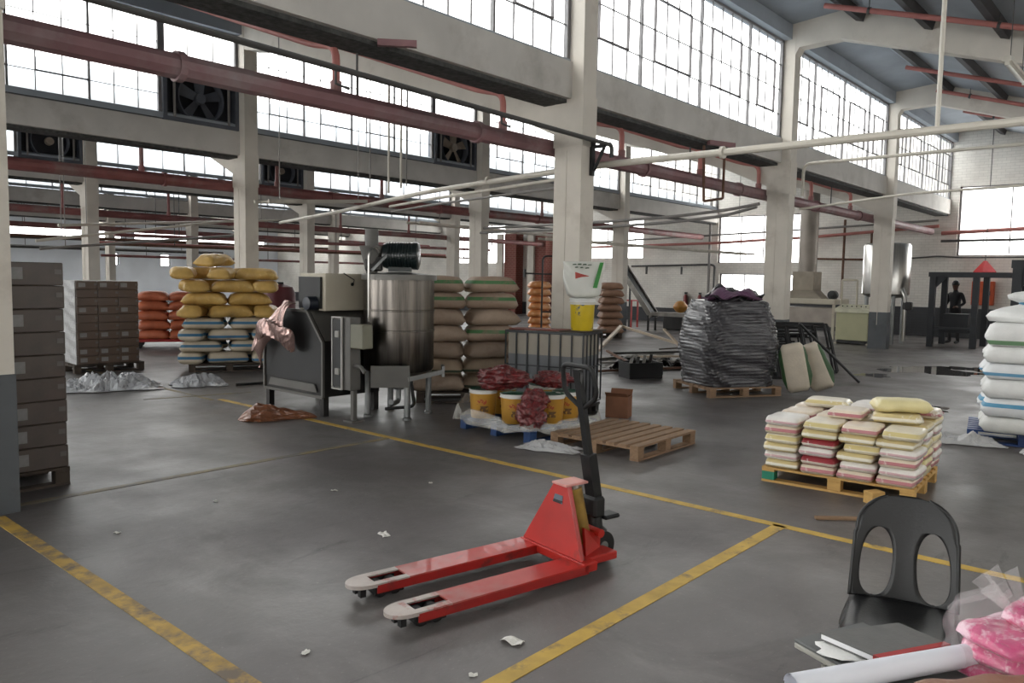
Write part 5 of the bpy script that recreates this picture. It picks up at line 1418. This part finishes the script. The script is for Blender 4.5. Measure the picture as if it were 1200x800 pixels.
for k in range(9):
    an = rnl.uniform(0, 6.28); rr_ = rnl.uniform(.05, .24)
    ph = [rnl.uniform(0, 6.28) for _ in range(4)]
    sx, sy, hh_ = rnl.uniform(.24, .34), rnl.uniform(.18, .28), rnl.uniform(.07, .16)
    def foldf(a, b_):
        x = (a-.5)*2*sx; y = (b_-.5)*2*sy; e = (1-(2*a-1)**4)*(1-(2*b_-1)**4)
        return Vector((x, y, hh_*e*(.5+.5*math.sin(6*a+ph[0])*math.cos(7*b_+ph[1]))+.03*math.sin(9*a+5*b_+ph[2])))
    o = MB().surf(foldf, 14, 12).build('folded_sack', M_purp if k in (2, 5) else M_bale, bl, smooth=False, loc=(rr_*math.cos(an), rr_*math.sin(an), 1.19+.012*k), rz=rnl.uniform(0, 3))
    md = o.modifiers.new('t', 'SOLIDIFY'); md.thickness = .02
# leaning sacks
M_lean = mat('white_sack_green_edge', (198, 186, 168), rough=.55, var=.08, scale=6, bump=.2, bscale=40, stripes=(('Y', -.185, .035, (52, 84, 48)), ('Y', .185, .035, (52, 84, 48))))
me = sack_mesh('sack', M_lean, .7, .42, .18, 611, lump=.06, sq=.8, ends=.4)
for k, (x, y, lean, yawd, lab) in enumerate([(11.02, 4.27, 12, 205, 'cream sack leaning upright against the dark bale'), (11.40, 4.10, 24, 190, 'second cream sack with dark green edge leaning outward')]):
    zf = Vector((math.cos(R(yawd)), math.sin(R(yawd)), 0))
    side = Vector((-zf.y, zf.x, 0))            # to the bale
    xa = (Vector((0, 0, 1))*math.cos(R(lean))-side*math.sin(R(lean))).normalized()
    ya = zf.cross(xa).normalized()
    Mx = Matrix((xa, ya, zf)).transposed()
    o = inst('sack', me, None, (x, y, .41), Mx.to_euler()); tag(o, lab, 'sack', 'leaning cream sacks')

# ------------------------------------------------------------------ black welded frames
fr_ = random.Random(17)
for k in range(8):
    x, y = 12.75+.22*k+fr_.uniform(-.03, .03), 5.2+.06*math.sin(k*2.1)
    L_ = .95+fr_.uniform(-.1, .15); W_ = .92+fr_.uniform(-.1, .1)
    o = empty('welded_frame', (x, y, .0), R(-48), 'black welded tube frame, %s from the bale in the leaning pile' % ORD[k], 'frame', 'leaning black tube frames')
    o.rotation_euler.x = 0
    tl = R(57)
    def W3(u, v): return Vector((u, v*math.cos(tl), .016+v*math.sin(tl)))
    b = MB()
    for a, c_ in (((-L_/2, 0), (-L_/2, W_)), ((-L_/2, W_), (L_/2, W_)), ((L_/2, W_), (L_/2, 0)), ((L_/2, 0), (-L_/2, 0))): b.tube([W3(*a), W3(*c_)], .021, 6)
    b.build('outer_tube', M_black, o)
    b = MB()
    for t in (-.25, 0, .25): b.tube([W3(t*L_, 0), W3(t*L_, W_)], .017, 6)
    b.tube([W3(-L_/2, W_*.5), W3(L_/2, W_*.5)], .017, 6); b.build('cross_bar', M_black, o)
    b = MB(); b.tube([W3(-L_*.3, W_*.7), W3(-L_*.3, W_*.7)+Vector((0, -.02, .045)), W3(L_*.1, W_*.7)+Vector((0, -.02, .045))], .015, 6); b.build('lug', M_black, o)
o = MB().tube([(12.75, 4.9, .95), (13.2, 4.05, .02)], .022, 8).build('metal_bar', M_black); tag(o, 'long black tube propped against the frame pile', 'bar')
# ------------------------------------------------------------------ scrap heap
M_alu = mat('pale_scrap_profile', (186, 170, 150), rough=.5, metal=.2, var=.15, scale=5)
M_alug = mat('grey_scrap_profile', (140, 136, 130), rough=.5, metal=.4, var=.2, scale=5)
sb = [((11.4, 8.3, .03), (14.2, 9.3, .62), .07, M_alu, 'long pale steel profile rising to the left of the scrap heap'), ((14.2, 9.3, .62), (14.6, 6.9, .05), .07, M_alu, 'pale bent profile sloping down toward the bale'),
      ((11.6, 8.0, .12), (13.6, 7.0, .10), .06, M_alug, 'long grey profile lying across the scrap heap'), ((12.2, 7.6, .22), (14.2, 6.6, .2), .05, M_alu, 'flat pale rail on the scrap heap'),
      ((14.1, 8.2, .62), (13.4, 7.1, .08), .05, M_alu, 'short pale bar standing askew in the scrap heap'), ((12.9, 7.0, .05), (13.7, 6.75, .3), .04, M_alug, 'grey bar sticking up at the near scrap edge'),
      ((11.0, 7.7, .04), (12.9, 6.9, .04), .05, M_rust, 'rusty bar along the near scrap edge'), ((12.6, 8.4, .2), (14.6, 7.8, .16), .06, M_dksteel, 'dark channel bar deep in the scrap heap'), ((11.6, 7.4, .16), (13.1, 8.9, .18), .05, M_rust, 'rusty bar crossing under the scrap profiles'),
      ((12.2, 8.9, .04), (15.2, 8.6, .04), .08, M_alug, 'wide grey channel at the back of the scrap heap'), ((13.1, 7.7, .3), (14.3, 7.2, .34), .035, M_woodd, 'thin dark batten on top of the scrap heap')]
for a, b_, w_, m_, lab in sb:
    o = MB().bar(a, b_, w_, w_*.7).build('scrap_profile', m_); tag(o, lab, 'metal bar', 'scrap profiles in the heap')
def crumple(name, loc, dims, seed, m, label, cat='scrap', rot=0):
    rn = random.Random(seed); ph = [rn.uniform(0, 6.28) for _ in range(6)]
    def fn(a, b):
        x = (a-.5)*dims[0]; y = (b-.5)*dims[1]
        return Vector((x, y, .004+dims[2]*abs(math.sin(5*a+ph[0])*math.cos(6*b+ph[1]))+.03*abs(math.sin(15*a+9*b+ph[2]))))
    o = MB().surf(fn, 16, 14).build(name, m, smooth=False, loc=loc, rz=rot); md = o.modifiers.new('t', 'SOLIDIFY'); md.thickness = .006; md.offset = 1
    return tag(o, label, cat, 'crumpled sheets in the scrap heap')
crumple('scrap_sheet', (11.75, 7.45, .0), (.7, .5, .2), 1, mat('black_scrap', (32, 31, 33), rough=.45, var=.3, scale=8), 'black crumpled sheet at the near end of the scrap heap')
crumple('scrap_sheet', (12.1, 7.75, .0), (.9, .7, .12), 2, mat('white_scrap', (176, 174, 170), rough=.5, var=.2, scale=8), 'white crumpled sheet in the middle of the scrap heap')
crumple('scrap_sheet', (13.0, 7.3, .0), (.8, .5, .14), 3, M_dksteel, 'dark crumpled sheet nearer the bale in the scrap heap')
crumple('scrap_sheet', (13.5, 8.3, .0), (1.2, .8, .1), 4, M_alug, 'grey crumpled sheet at the back of the scrap heap')
# black crate on the heap
o = empty('black_crate', (11.15, 6.9, 0), R(-30), 'black plastic crate full of scrap at the heap edge', 'crate')
b = MB(); b.box((0, -.2, .16), (.6, .015, .2)); b.box((0, .2, .16), (.6, .015, .2)); b.box((-.3, 0, .16), (.015, .4, .2)); b.box((.3, 0, .16), (.015, .4, .2)); b.box((0, 0, .03), (.6, .4, .06)); b.build('body', M_black, o)
for k in range(4): MB().bar((-.25+.12*k, -.1, .2), (-.1+.12*k, .12, .3+.02*k), .05, .03).build('scrap_piece', [M_alug, M_dksteel][k % 2], o)

# ------------------------------------------------------------------ trolley frame, conveyor and wall things
o = empty('hand_trolley', (11.3, 8.95, 0), R(-38), 'tall black tube hand trolley behind the caged tank', 'trolley')
MB().tube(bend([(-.17, 0, .08), (-.17, 0, 2.02), (.17, 0, 2.02), (.17, 0, .08)], .1, 5), .017, 8).build('frame', M_black, o, smooth='auto')
b = MB()
for z_ in (.5, 1.0, 1.69): b.tube([(-.17, 0, z_), (.17, 0, z_)], .013, 6)
b.build('cross_bar', M_black, o)
MB().tube([(-.17, 0, 1.69), (-.5, 0, 1.7)], .015, 6).build('side_arm', M_black, o); MB().box((-.5, 0, 1.7), (.03, .1, .14)).build('arm_plate', M_black, o)
MB().box((0, -.14, .03), (.42, .28, .015)).build('toe_plate', M_black, o)
for s in (1, -1): MB().lathe([(.07, -.025), (.1, -.02), (.1, .02), (.07, .025)], 18, (s*.2, .08, .1), 'X').build('wheel', M_rub, o)

o = empty('conveyor', (22.0, 13.75, 0), 0, 'sloping belt conveyor beside the brown sacks', 'conveyor')
a, c_ = Vector((0, .75, 2.15)), Vector((0, -.6, .45))
for s in (-.22, .22): MB().bar(a+Vector((s, 0, 0)), c_+Vector((s, 0, 0)), .04, .16).build('side_rail', M_alug, o)
MB().bar(a+Vector((0, 0, .02)), c_+Vector((0, 0, .02)), .38, .05).build('belt', M_black, o)
for (y, z_) in ((.5, 1.8), (-.5, .5)):
    for s in (-.22, .22): MB().bar((s, y, 0), (s, y, z_), .05).build('leg', M_dksteel, o)
MB().box((0, -1.2, .55), (.45, 1.2, .12)).build('run_out', M_alug, o)
MB().bar((0, -1.6, 0), (0, -1.6, .5), .08).build('leg', M_dksteel, o)

M_ext = mat('extinguisher_red', (120, 40, 38), rough=.4, var=.1)
for k, y in enumerate((14.95, 14.35)):
    o = empty('fire_extinguisher', (27.28, y, .62), 0, ['dull red fire extinguisher on the end wall nearer the conveyor', 'dull red fire extinguisher on the end wall nearer the bale'][k], 'fire extinguisher', 'wall extinguishers')
    MB().lathe([(.0, 0), (.085, .01), (.09, .05), (.09, .4), (.06, .47), (.03, .49)], 18).build('cylinder', M_ext, o, smooth='auto')
    MB().box((0, 0, .53), (.05, .1, .07)).build('valve', M_black, o)
    MB().tube(bend([(0, -.03, .5), (-.08, -.1, .42), (-.08, -.1, .15)], .04), .012, 6).build('hose', M_black, o)
    MB().box((.1, 0, .3), (.02, .1, .2)).build('wall_bracket', M_black, o)
def ballf(a, b):
    th = math.pi*a; v = 2*math.pi*b; k = 1+.06*math.sin(4*v)+.05*math.sin(5*th)
    return Vector((.22*k*math.sin(th)*math.cos(v), .22*k*math.sin(th)*math.sin(v), .2+.2*math.cos(th)))
o = MB().surf(ballf, 14, 20, wrapv=True).build('orange_bag', mat('orange_ball_bag', (200, 140, 66), rough=.5, var=.15, scale=6), smooth=True, loc=(23.2, 12.9, .56)); tag(o, 'round orange bag on a low dark box before the end wall', 'bag')
o = empty('low_box', (23.3, 12.9, 0), 0, 'low dark storage box under the round orange bag', 'box'); MB().box((0, 0, .27), (.7, 1.0, .54), bev=.02).build('body', M_dksteel, o); MB().box((0, 0, .55), (.74, 1.04, .02)).build('lid', M_black, o)
o = empty('red_stand', (23.0, 14.8, 0), 0, 'small red metal stand near the conveyor', 'stand')
for (x, y) in ((-.2, -.25), (.2, -.25), (-.2, .25), (.2, .25)): MB().box((x, y, .45), (.05, .05, .9)).build('leg', M_redp, o)
MB().box((0, 0, .92), (.5, .6, .05)).build('top', M_redp, o)
o = empty('work_bench', (25.6, 11.9, 0), 0, 'dark low work bench along the end wall behind the bale', 'bench')
MB().box((0, 0, .78), (.7, 3.0, .06)).build('top', M_dksteel, o); MB().box((.1, 0, .45), (.4, 2.6, .3)).build('shelf', mat('brown_bench_shelf', (100, 66, 52), rough=.7, var=.2), o)
for y in (-1.4, 0, 1.4):
    for x in (-.3, .3): MB().box((x, y, .375), (.06, .06, .75)).build('leg', M_dksteel, o)

# ------------------------------------------------------------------ machines by the end wall
o = empty('flue_hood', (24.0, 9.05, 0), 0, 'steel flue with a boxed hood above a pale cooking table', 'machine')
MB().lathe([(.27, 1.95), (.27, 3.95), (.29, 3.96), (.29, 4.02), (.27, 4.03), (.27, 5.0)], 28).build('flue', mat('dull_flue_metal', (150, 142, 134), rough=.5, metal=.5, var=.12, scale=2), o, smooth='auto')
M_hood = mat('dull_hood_metal', (150, 140, 126), rough=.55, metal=.3, var=.15, scale=3)
MB().box((0, 0, 1.68), (.62, .66, .56), bev=.01).build('hood_box', M_hood, o)
MB().prism([(-.31, -.33, 1.4), (-.31, .33, 1.4), (-.62, .68, 1.16), (-.62, -.68, 1.16)], (.6, 0, 0)).build('hood_skirt', M_hood, o)
MB().box((-.2, -.2, 1.08), (1.2, 1.9, .16), bev=.02).build('table_top', M_cream, o)
MB().box((-.2, -.2, .62), (1.0, 1.7, .55)).build('lower_body', mat('pale_lower_body', (170, 160, 150), rough=.6, var=.12, scale=3), o)
for (x, y) in ((-.75, -1.1), (-.75, .7), (.35, -1.1), (.35, .7)): MB().box((x, y, .5), (.07, .07, 1.0)).build('leg', M_cream, o)
MB().lathe([(.04, -.14), (.13, -.12), (.13, .08), (.05, .13)], 18, (-.5, -.98, 1.28), 'X').build('motor', M_black, o)
MB().box((-.5, -.95, 1.155), (.25, .22, .04)).build('motor_foot', M_black, o)

o = empty('control_cabinet', (21.9, 6.92, 0), 0, 'beige sloping control desk beside the grey footed column', 'cabinet')
M_bei_c = mat('beige_cabinet_paint', (176, 174, 140), rough=.5, var=.06, scale=3)
MB().box((0, 0, .48), (.5, .82, .74), bev=.01).build('body', M_bei_c, o)
MB().prism([(-.29, -.44, .85), (.25, -.44, .85), (.25, -.44, 1.06), (-.29, -.44, .95)], (0, .88, 0)).build('sloped_desk', mat('pale_desk_top', (204, 202, 178), rough=.5), o)
for k in range(6): MB().lathe([(.016, 0), (.016, .03)], 8, (-.1, -.3+.12*k, 1.0)).build('push_button', M_black, o)
MB().box((0, 0, .07), (.44, .76, .08)).build('plinth', M_black, o)
for y in (-.4, .4): MB().box((0, y, .02), (.5, .05, .04)).build('skid', M_cream, o)
MB().tube(bend([(.2, .44, .9), (.2, .44, 1.72), (.2, .04, 1.72), (.2, .04, .98)], .04, 3), .028, 8).build('tube_guard', M_cream, o)

o = empty('boiler', (23.0, 6.5, 0), 0, 'upright stainless boiler half hidden by the grey footed column', 'tank')
MB().lathe([(.0, 1.2), (.5, 1.28), (.6, 1.36), (.6, 2.66), (.56, 2.72), (.0, 2.78)], 36).build('vessel', M_steel, o, smooth='auto')
for a in (40, 130, 220, 310):
    MB().tube([(.5*math.cos(R(a)), .5*math.sin(R(a)), 0), (.5*math.cos(R(a)), .5*math.sin(R(a)), 1.36)], .05, 10).build('leg', M_galv, o)
MB().tube(bend([(-.4, -.62, .1), (-.4, -.62, 1.3), (-.3, -.5, 1.5)], .05), .05, 10).build('feed_pipe', M_steel, o)
MB().box((-.35, -.68, 1.05), (.2, .2, .22), bev=.02).build('valve_box', M_black, o)

# dark gantry frame
M_gan = mat('dark_gantry_steel', (40, 42, 46), rough=.6, var=.15, scale=4)
o = empty('gantry_frame', (22.9, 4.45, 0), 0, 'dark steel gantry frame with a low lintel around the worker', 'frame')
for (x, y) in ((0, .85), (0, -.15), (1.3, .85), (1.3, -.15)): MB().box((x, y, .92), (.14, .14, 1.84)).build('post', M_gan, o)
MB().box((0, .02, 1.9), (.16, 1.86, .12)).build('lintel', M_gan, o); MB().box((1.3, .02, 1.9), (.16, 1.86, .12)).build('lintel', M_gan, o)
for y in (.85, -.8): MB().box((.65, y, 1.9), (1.14, .12, .12)).build('cross_beam', M_gan, o)
b = MB(); b.prism([(-.03, .78, 1.84), (-.03, .52, 1.84), (-.03, .78, 1.55)], (.06, 0, 0)); b.build('gusset', M_gan, o)
MB().box((0, .35, .5), (.06, .85, .06)).build('low_rail', M_gan, o)
MB().box((.6, .35, .62), (.5, .6, .5)).build('press_block', M_gan, o)
o = empty('gantry_frame', (22.8, 2.45, 0), 0, 'taller dark gantry frame at the picture edge', 'frame')
for (x, y) in ((0, .95), (0, -1.4), (1.4, .95), (1.4, -1.4)): MB().box((x, y, 1.04), (.16, .2, 2.08)).build('post', M_gan, o)
MB().box((0, -.22, 2.17), (.2, 2.6, .2)).build('lintel', M_gan, o); MB().box((1.4, -.22, 2.17), (.2, 2.6, .2)).build('lintel', M_gan, o)
for y in (.95, -1.4): MB().box((.7, y, 2.15), (1.2, .14, .14)).build('cross_beam', M_gan, o)
b = MB(); b.prism([(-.04, .85, 2.07), (-.04, .45, 2.07), (-.04, .85, 1.6)], (.08, 0, 0)); b.build('gusset', M_gan, o)

M_org = mat('orange_panel_paint', (206, 92, 52), rough=.5, var=.1, scale=3)
o = empty('orange_cabinet', (27.27, 4.93, 1.04), 0, 'orange wall cabinet behind the gantry frame', 'cabinet')
MB().box((0, 0, .36), (.24, .58, .72), bev=.01).build('body', M_org, o); MB().box((-.125, 0, .36), (.012, .52, .66)).build('door', M_org, o); MB().box((-.14, -.2, .36), (.02, .03, .12)).build('handle', M_black, o)
o = empty('red_funnel', (26.6, 4.8, 2.0), 0, 'red funnel shaped guard hanging above the gantry', 'funnel')
MB().lathe([(.30, 0), (.30, .04), (.06, .34), (.04, .36)], 4).build('cone', mat('bright_red_paint', (196, 48, 54), rough=.45), o)
MB().tube([(0, 0, .34), (0, 0, roofz(1, 4.8)-2.0)], .012, 6).build('hanger', M_pipe_dk, o)

# unlit fluorescent batten under the near roof
o = empty('light_fitting', (11.13, 1.92, 4.3), 0, 'unlit cream fluorescent batten hanging under the near roof', 'light fitting')
MB().prism([(-.0, -.05, 0), (0, .05, 0), (0, .03, .07), (0, -.03, .07)], (1.25, 0, 0)).build('housing', M_pipe_wh, o)
MB().tube([(.03, 0, -.022), (1.22, 0, -.022)], .018, 10).build('tube', mat('unlit_tube_glass', (214, 214, 208), rough=.3), o, smooth='auto')
for x in (.015, 1.235): MB().box((x, 0, -.015), (.03, .05, .05)).build('tube_holder', M_pipe_wh, o)
for x in (.2, 1.05): MB().tube([(x, 0, .07), (x, 0, roofz(1, 1.92)-4.3)], .006, 5).build('hanger_rod', M_pipe_dk, o)

# litter
M_pap = mat('white_paper_litter', (216, 214, 208), rough=.8, var=.05, scale=20)
def scrapp(x, y, s_, label, m=M_pap, seed=0):
    rn = random.Random(seed+int(x*100)); ph = [rn.uniform(0, 6.28) for _ in range(4)]
    def fn(a, b): return Vector(((a-.5)*s_*2, (b-.5)*s_*(1.2+.3*math.sin(5*a+ph[0])), .003+s_*.35*abs(math.sin(4*a+ph[1])*math.sin(5*b+ph[2]))))
    o = MB().surf(fn, 8, 7).build('paper_scrap', m, loc=(x, y, 0), rz=rn.uniform(0, 6)); md = o.modifiers.new('t', 'SOLIDIFY'); md.thickness = .001; md.offset = 1
    tag(o, label, 'litter', 'litter on the floor')
scrapp(2.53, 2.18, .05, 'white paper scrap near the front fork of the pallet jack')
scrapp(3.06, 3.70, .04, 'thin white paper strip left of the pallet jack forks')
scrapp(1.95, 4.9, .02, 'tiny white scrap near the worn yellow line')
scrapp(2.7, 5.1, .02, 'tiny pale scrap in the middle of the open floor')
scrapp(1.85, 2.75, .02, 'tiny white scrap in front of the jack fork tips')
scrapp(3.45, 4.75, .025, 'small pale scrap short of the faded yellow line')
scrapp(4.1, 4.4, .02, 'small white scrap near the long yellow line')
scrapp(2.2, 2.1, .018, 'tiny scrap beside the yellow line end')
scrapp(9.1, 2.9, .03, 'small pale scrap beyond the front pack pallet')
o = MB().box((0, 0, .0112), (.34, .035, .022), bev=.003).build('wood_offcut', M_wood, loc=(5.42, 1.74, 0), rz=R(-50)); tag(o, 'thin wood offcut on the floor near the chair', 'offcut')
o = MB().box((0, 0, .045), (.12, .09, .09), bev=.004).build('wood_offcut', M_woody, loc=(6.02, 1.7, 0), rz=R(-30)); tag(o, 'short wood block in front of the pack pallet', 'offcut')
# puddles
M_pud = mat('still_water_puddle', (62, 58, 56), rough=.05, var=.1, scale=3, spec=.7)
for k, (x, y, a, c_, lab) in enumerate([(16.3, 3.75, .8, .75, 'dark puddle in front of the gantry'), (17.3, 3.1, .5, .5, 'dark puddle beside the pale rag'), (14.6, 4.25, .3, .3, 'small dark puddle nearer the frame pile'), (11.3, 2.6, .22, .3, 'small oil stain behind the front pack pallet')]):
    rn = random.Random(k); ph = [rn.uniform(0, 6.28) for _ in range(3)]
    pts = []
    for q in range(36):
        t = 2*math.pi*q/36; r_ = 1+.22*math.sin(3*t+ph[0])+.16*math.sin(5*t+ph[1])+.1*math.sin(9*t+ph[2])
        pts.append((a*r_*math.cos(t), c_*r_*math.sin(t), .0005))
    o = MB().prism(pts, (0, 0, .0015)).build('puddle', M_pud, loc=(x, y, 0), rz=R(-35)); tag(o, lab, 'puddle', 'puddles on the floor')
o = lumpbag('rag', (16.75, 2.85, 0), (.2, .13, .07), 14, 'crumpled pale rag beside the puddle', mat('pale_rag', (196, 172, 150), rough=.9, var=.1)); o['category'] = 'rag'; o['group'] = 'litter on the floor'
o = empty('blue_drum', (14.9, 1.9, 0), 0, 'small blue drum half behind the white sack stack', 'drum')
MB().lathe([(0, 0), (.17, 0), (.18, .02), (.18, .3), (.16, .36), (.05, .38)], 20).build('body', M_bluep, o, smooth='auto'); MB().lathe([(.05, .37), (.05, .41)], 12).build('cap', M_black, o)
o = empty('maroon_drum', (9.2, 14.6, 0), 0, 'maroon drum standing behind the yellow sack stack', 'drum')
MB().lathe([(0, 0), (.33, 0), (.34, .03), (.34, .45), (.35, .46), (.35, .49), (.34, .5), (.34, 1.2), (.28, 1.34), (.1, 1.4)], 26).build('body', mat('maroon_drum_paint', (96, 36, 42), rough=.5, var=.1), o, smooth='auto'); MB().lathe([(.1, 1.4), (.1, 1.44)], 12).build('cap', M_black, o)

# ------------------------------------------------------------------ the worker
def person(loc, rz, label):
    V = []; E_ = []; Rd = []
    def v(p, r, parent=None):
        V.append(p); Rd.append(r); i = len(V)-1
        if parent is not None: E_.append((parent, i))
        return i
    pel = v((0, 0, .93), (.15, .12)); wa = v((0, .0, 1.08), (.14, .105), pel); chs = v((.02, 0, 1.28), (.165, .12), wa); nk0 = v((.02, 0, 1.44), (.075, .07), chs); nk = v((.03, 0, 1.5), (.052, .052), nk0)
    hd0 = v((.045, 0, 1.56), (.072, .082), nk); hd1 = v((.05, 0, 1.65), (.078, .092), hd0); hd2 = v((.04, 0, 1.715), (.055, .065), hd1)
    for s in (1, -1):
        sh = v((.01, s*.17, 1.40), (.062, .062), chs); el = v((-.02, s*.25, 1.14), (.046, .046), sh)
        wr = v((.2, s*.2, 1.02), (.03, .03), el); pa = v((.27, s*.19, 1.03), (.035, .018), wr)
        for f_ in range(4):
            k0 = v((.33, s*(.215-.018*f_), 1.04-.004*f_), (.0095, .0095), pa); k1 = v((.37-.004*abs(f_-1), s*(.215-.018*f_), 1.02), (.008, .008), k0); v((.375, s*(.213-.018*f_), .99), (.007, .007), k1)
        t0 = v((.27, s*.155, 1.045), (.011, .011), pa); v((.31, s*.14, 1.045), (.009, .009), t0)
        hp_ = v((.0, s*.09, .86), (.098, .098), pel); kn = v((.03, s*.11, .48), (.066, .066), hp_); an = v((-.01, s*.12, .09), (.045, .045), kn)
        hl = v((-.03, s*.12, .045), (.042, .042), an); to = v((.13, s*.14, .035), (.042, .032), hl); v((.19, s*.145, .03), (.028, .024), to)
    me = bpy.data.meshes.new('person'); me.from_pydata(V, E_, [])
    o = bpy.data.objects.new('person', me); COL.objects.link(o)
    md = o.modifiers.new('skin', 'SKIN'); sv = me.skin_vertices[0].data
    for i, r_ in enumerate(Rd): sv[i].radius = r_
    sv[0].use_root = True
    o.modifiers.new('sub', 'SUBSURF').levels = 2
    dg = bpy.context.evaluated_depsgraph_get()
    ev = bpy.data.meshes.new_from_object(o.evaluated_get(dg))
    o.modifiers.clear(); o.data = ev
    mats_ = [mat('dark_jacket', (30, 30, 34), rough=.8, var=.2, scale=8), mat('dark_trousers', (44, 42, 44), rough=.85, var=.15, scale=8), mat('brown_skin', (92, 62, 48), rough=.5, var=.08), mat('work_boots', (24, 22, 22), rough=.6)]
    ev.materials.clear()
    for m_ in mats_: ev.materials.append(m_)
    for p in ev.polygons:
        c_ = p.center; p.use_smooth = True
        p.material_index = 2 if (c_.z > 1.49 or (c_.x > .215 and c_.z > .9)) else 3 if c_.z < .1 else 1 if c_.z < .9 else 0
    o.location = loc; o.rotation_euler.z = rz
    tag(o, label, 'person')
    hc = MB().lathe([(.0, 1.772), (.06, 1.755), (.092, 1.70), (.1, 1.65), (.096, 1.635)], 18, (.03, 0, 0)); hc.build('knit_cap', M_black, o, smooth='auto')
    b = MB(); b.prism([(.125, -.012, 1.60), (.125, .012, 1.60), (.15, 0, 1.59), (.13, 0, 1.64)], (.002, 0, .002)); b.build('nose', mats_[2], o)
    for s in (1, -1):
        MB().lathe([(.006, -.02), (.02, 0), (.006, .02)], 8, (.04, s*.082, 1.62), 'X').build('ear', mats_[2], o)
        MB().lathe([(.0, 0), (.009, .003), (.0, .008)], 8, (.122, s*.032, 1.64), 'X').build('eye', M_black, o)
    MB().box((.122, 0, 1.565), (.006, .04, .008)).build('mouth', mat('lips', (110, 60, 54), rough=.5), o)
    # open jacket hem and collar
    MB().lathe([(.15, .80), (.17, .86), (.165, .92)], 22, (0, 0, 0), caps=False).build('jacket_hem', mats_[0], o, smooth='auto')
    return o
person((24.75, 5.13, 0), R(160), 'worker in dark jacket and trousers standing inside the gantry frame')
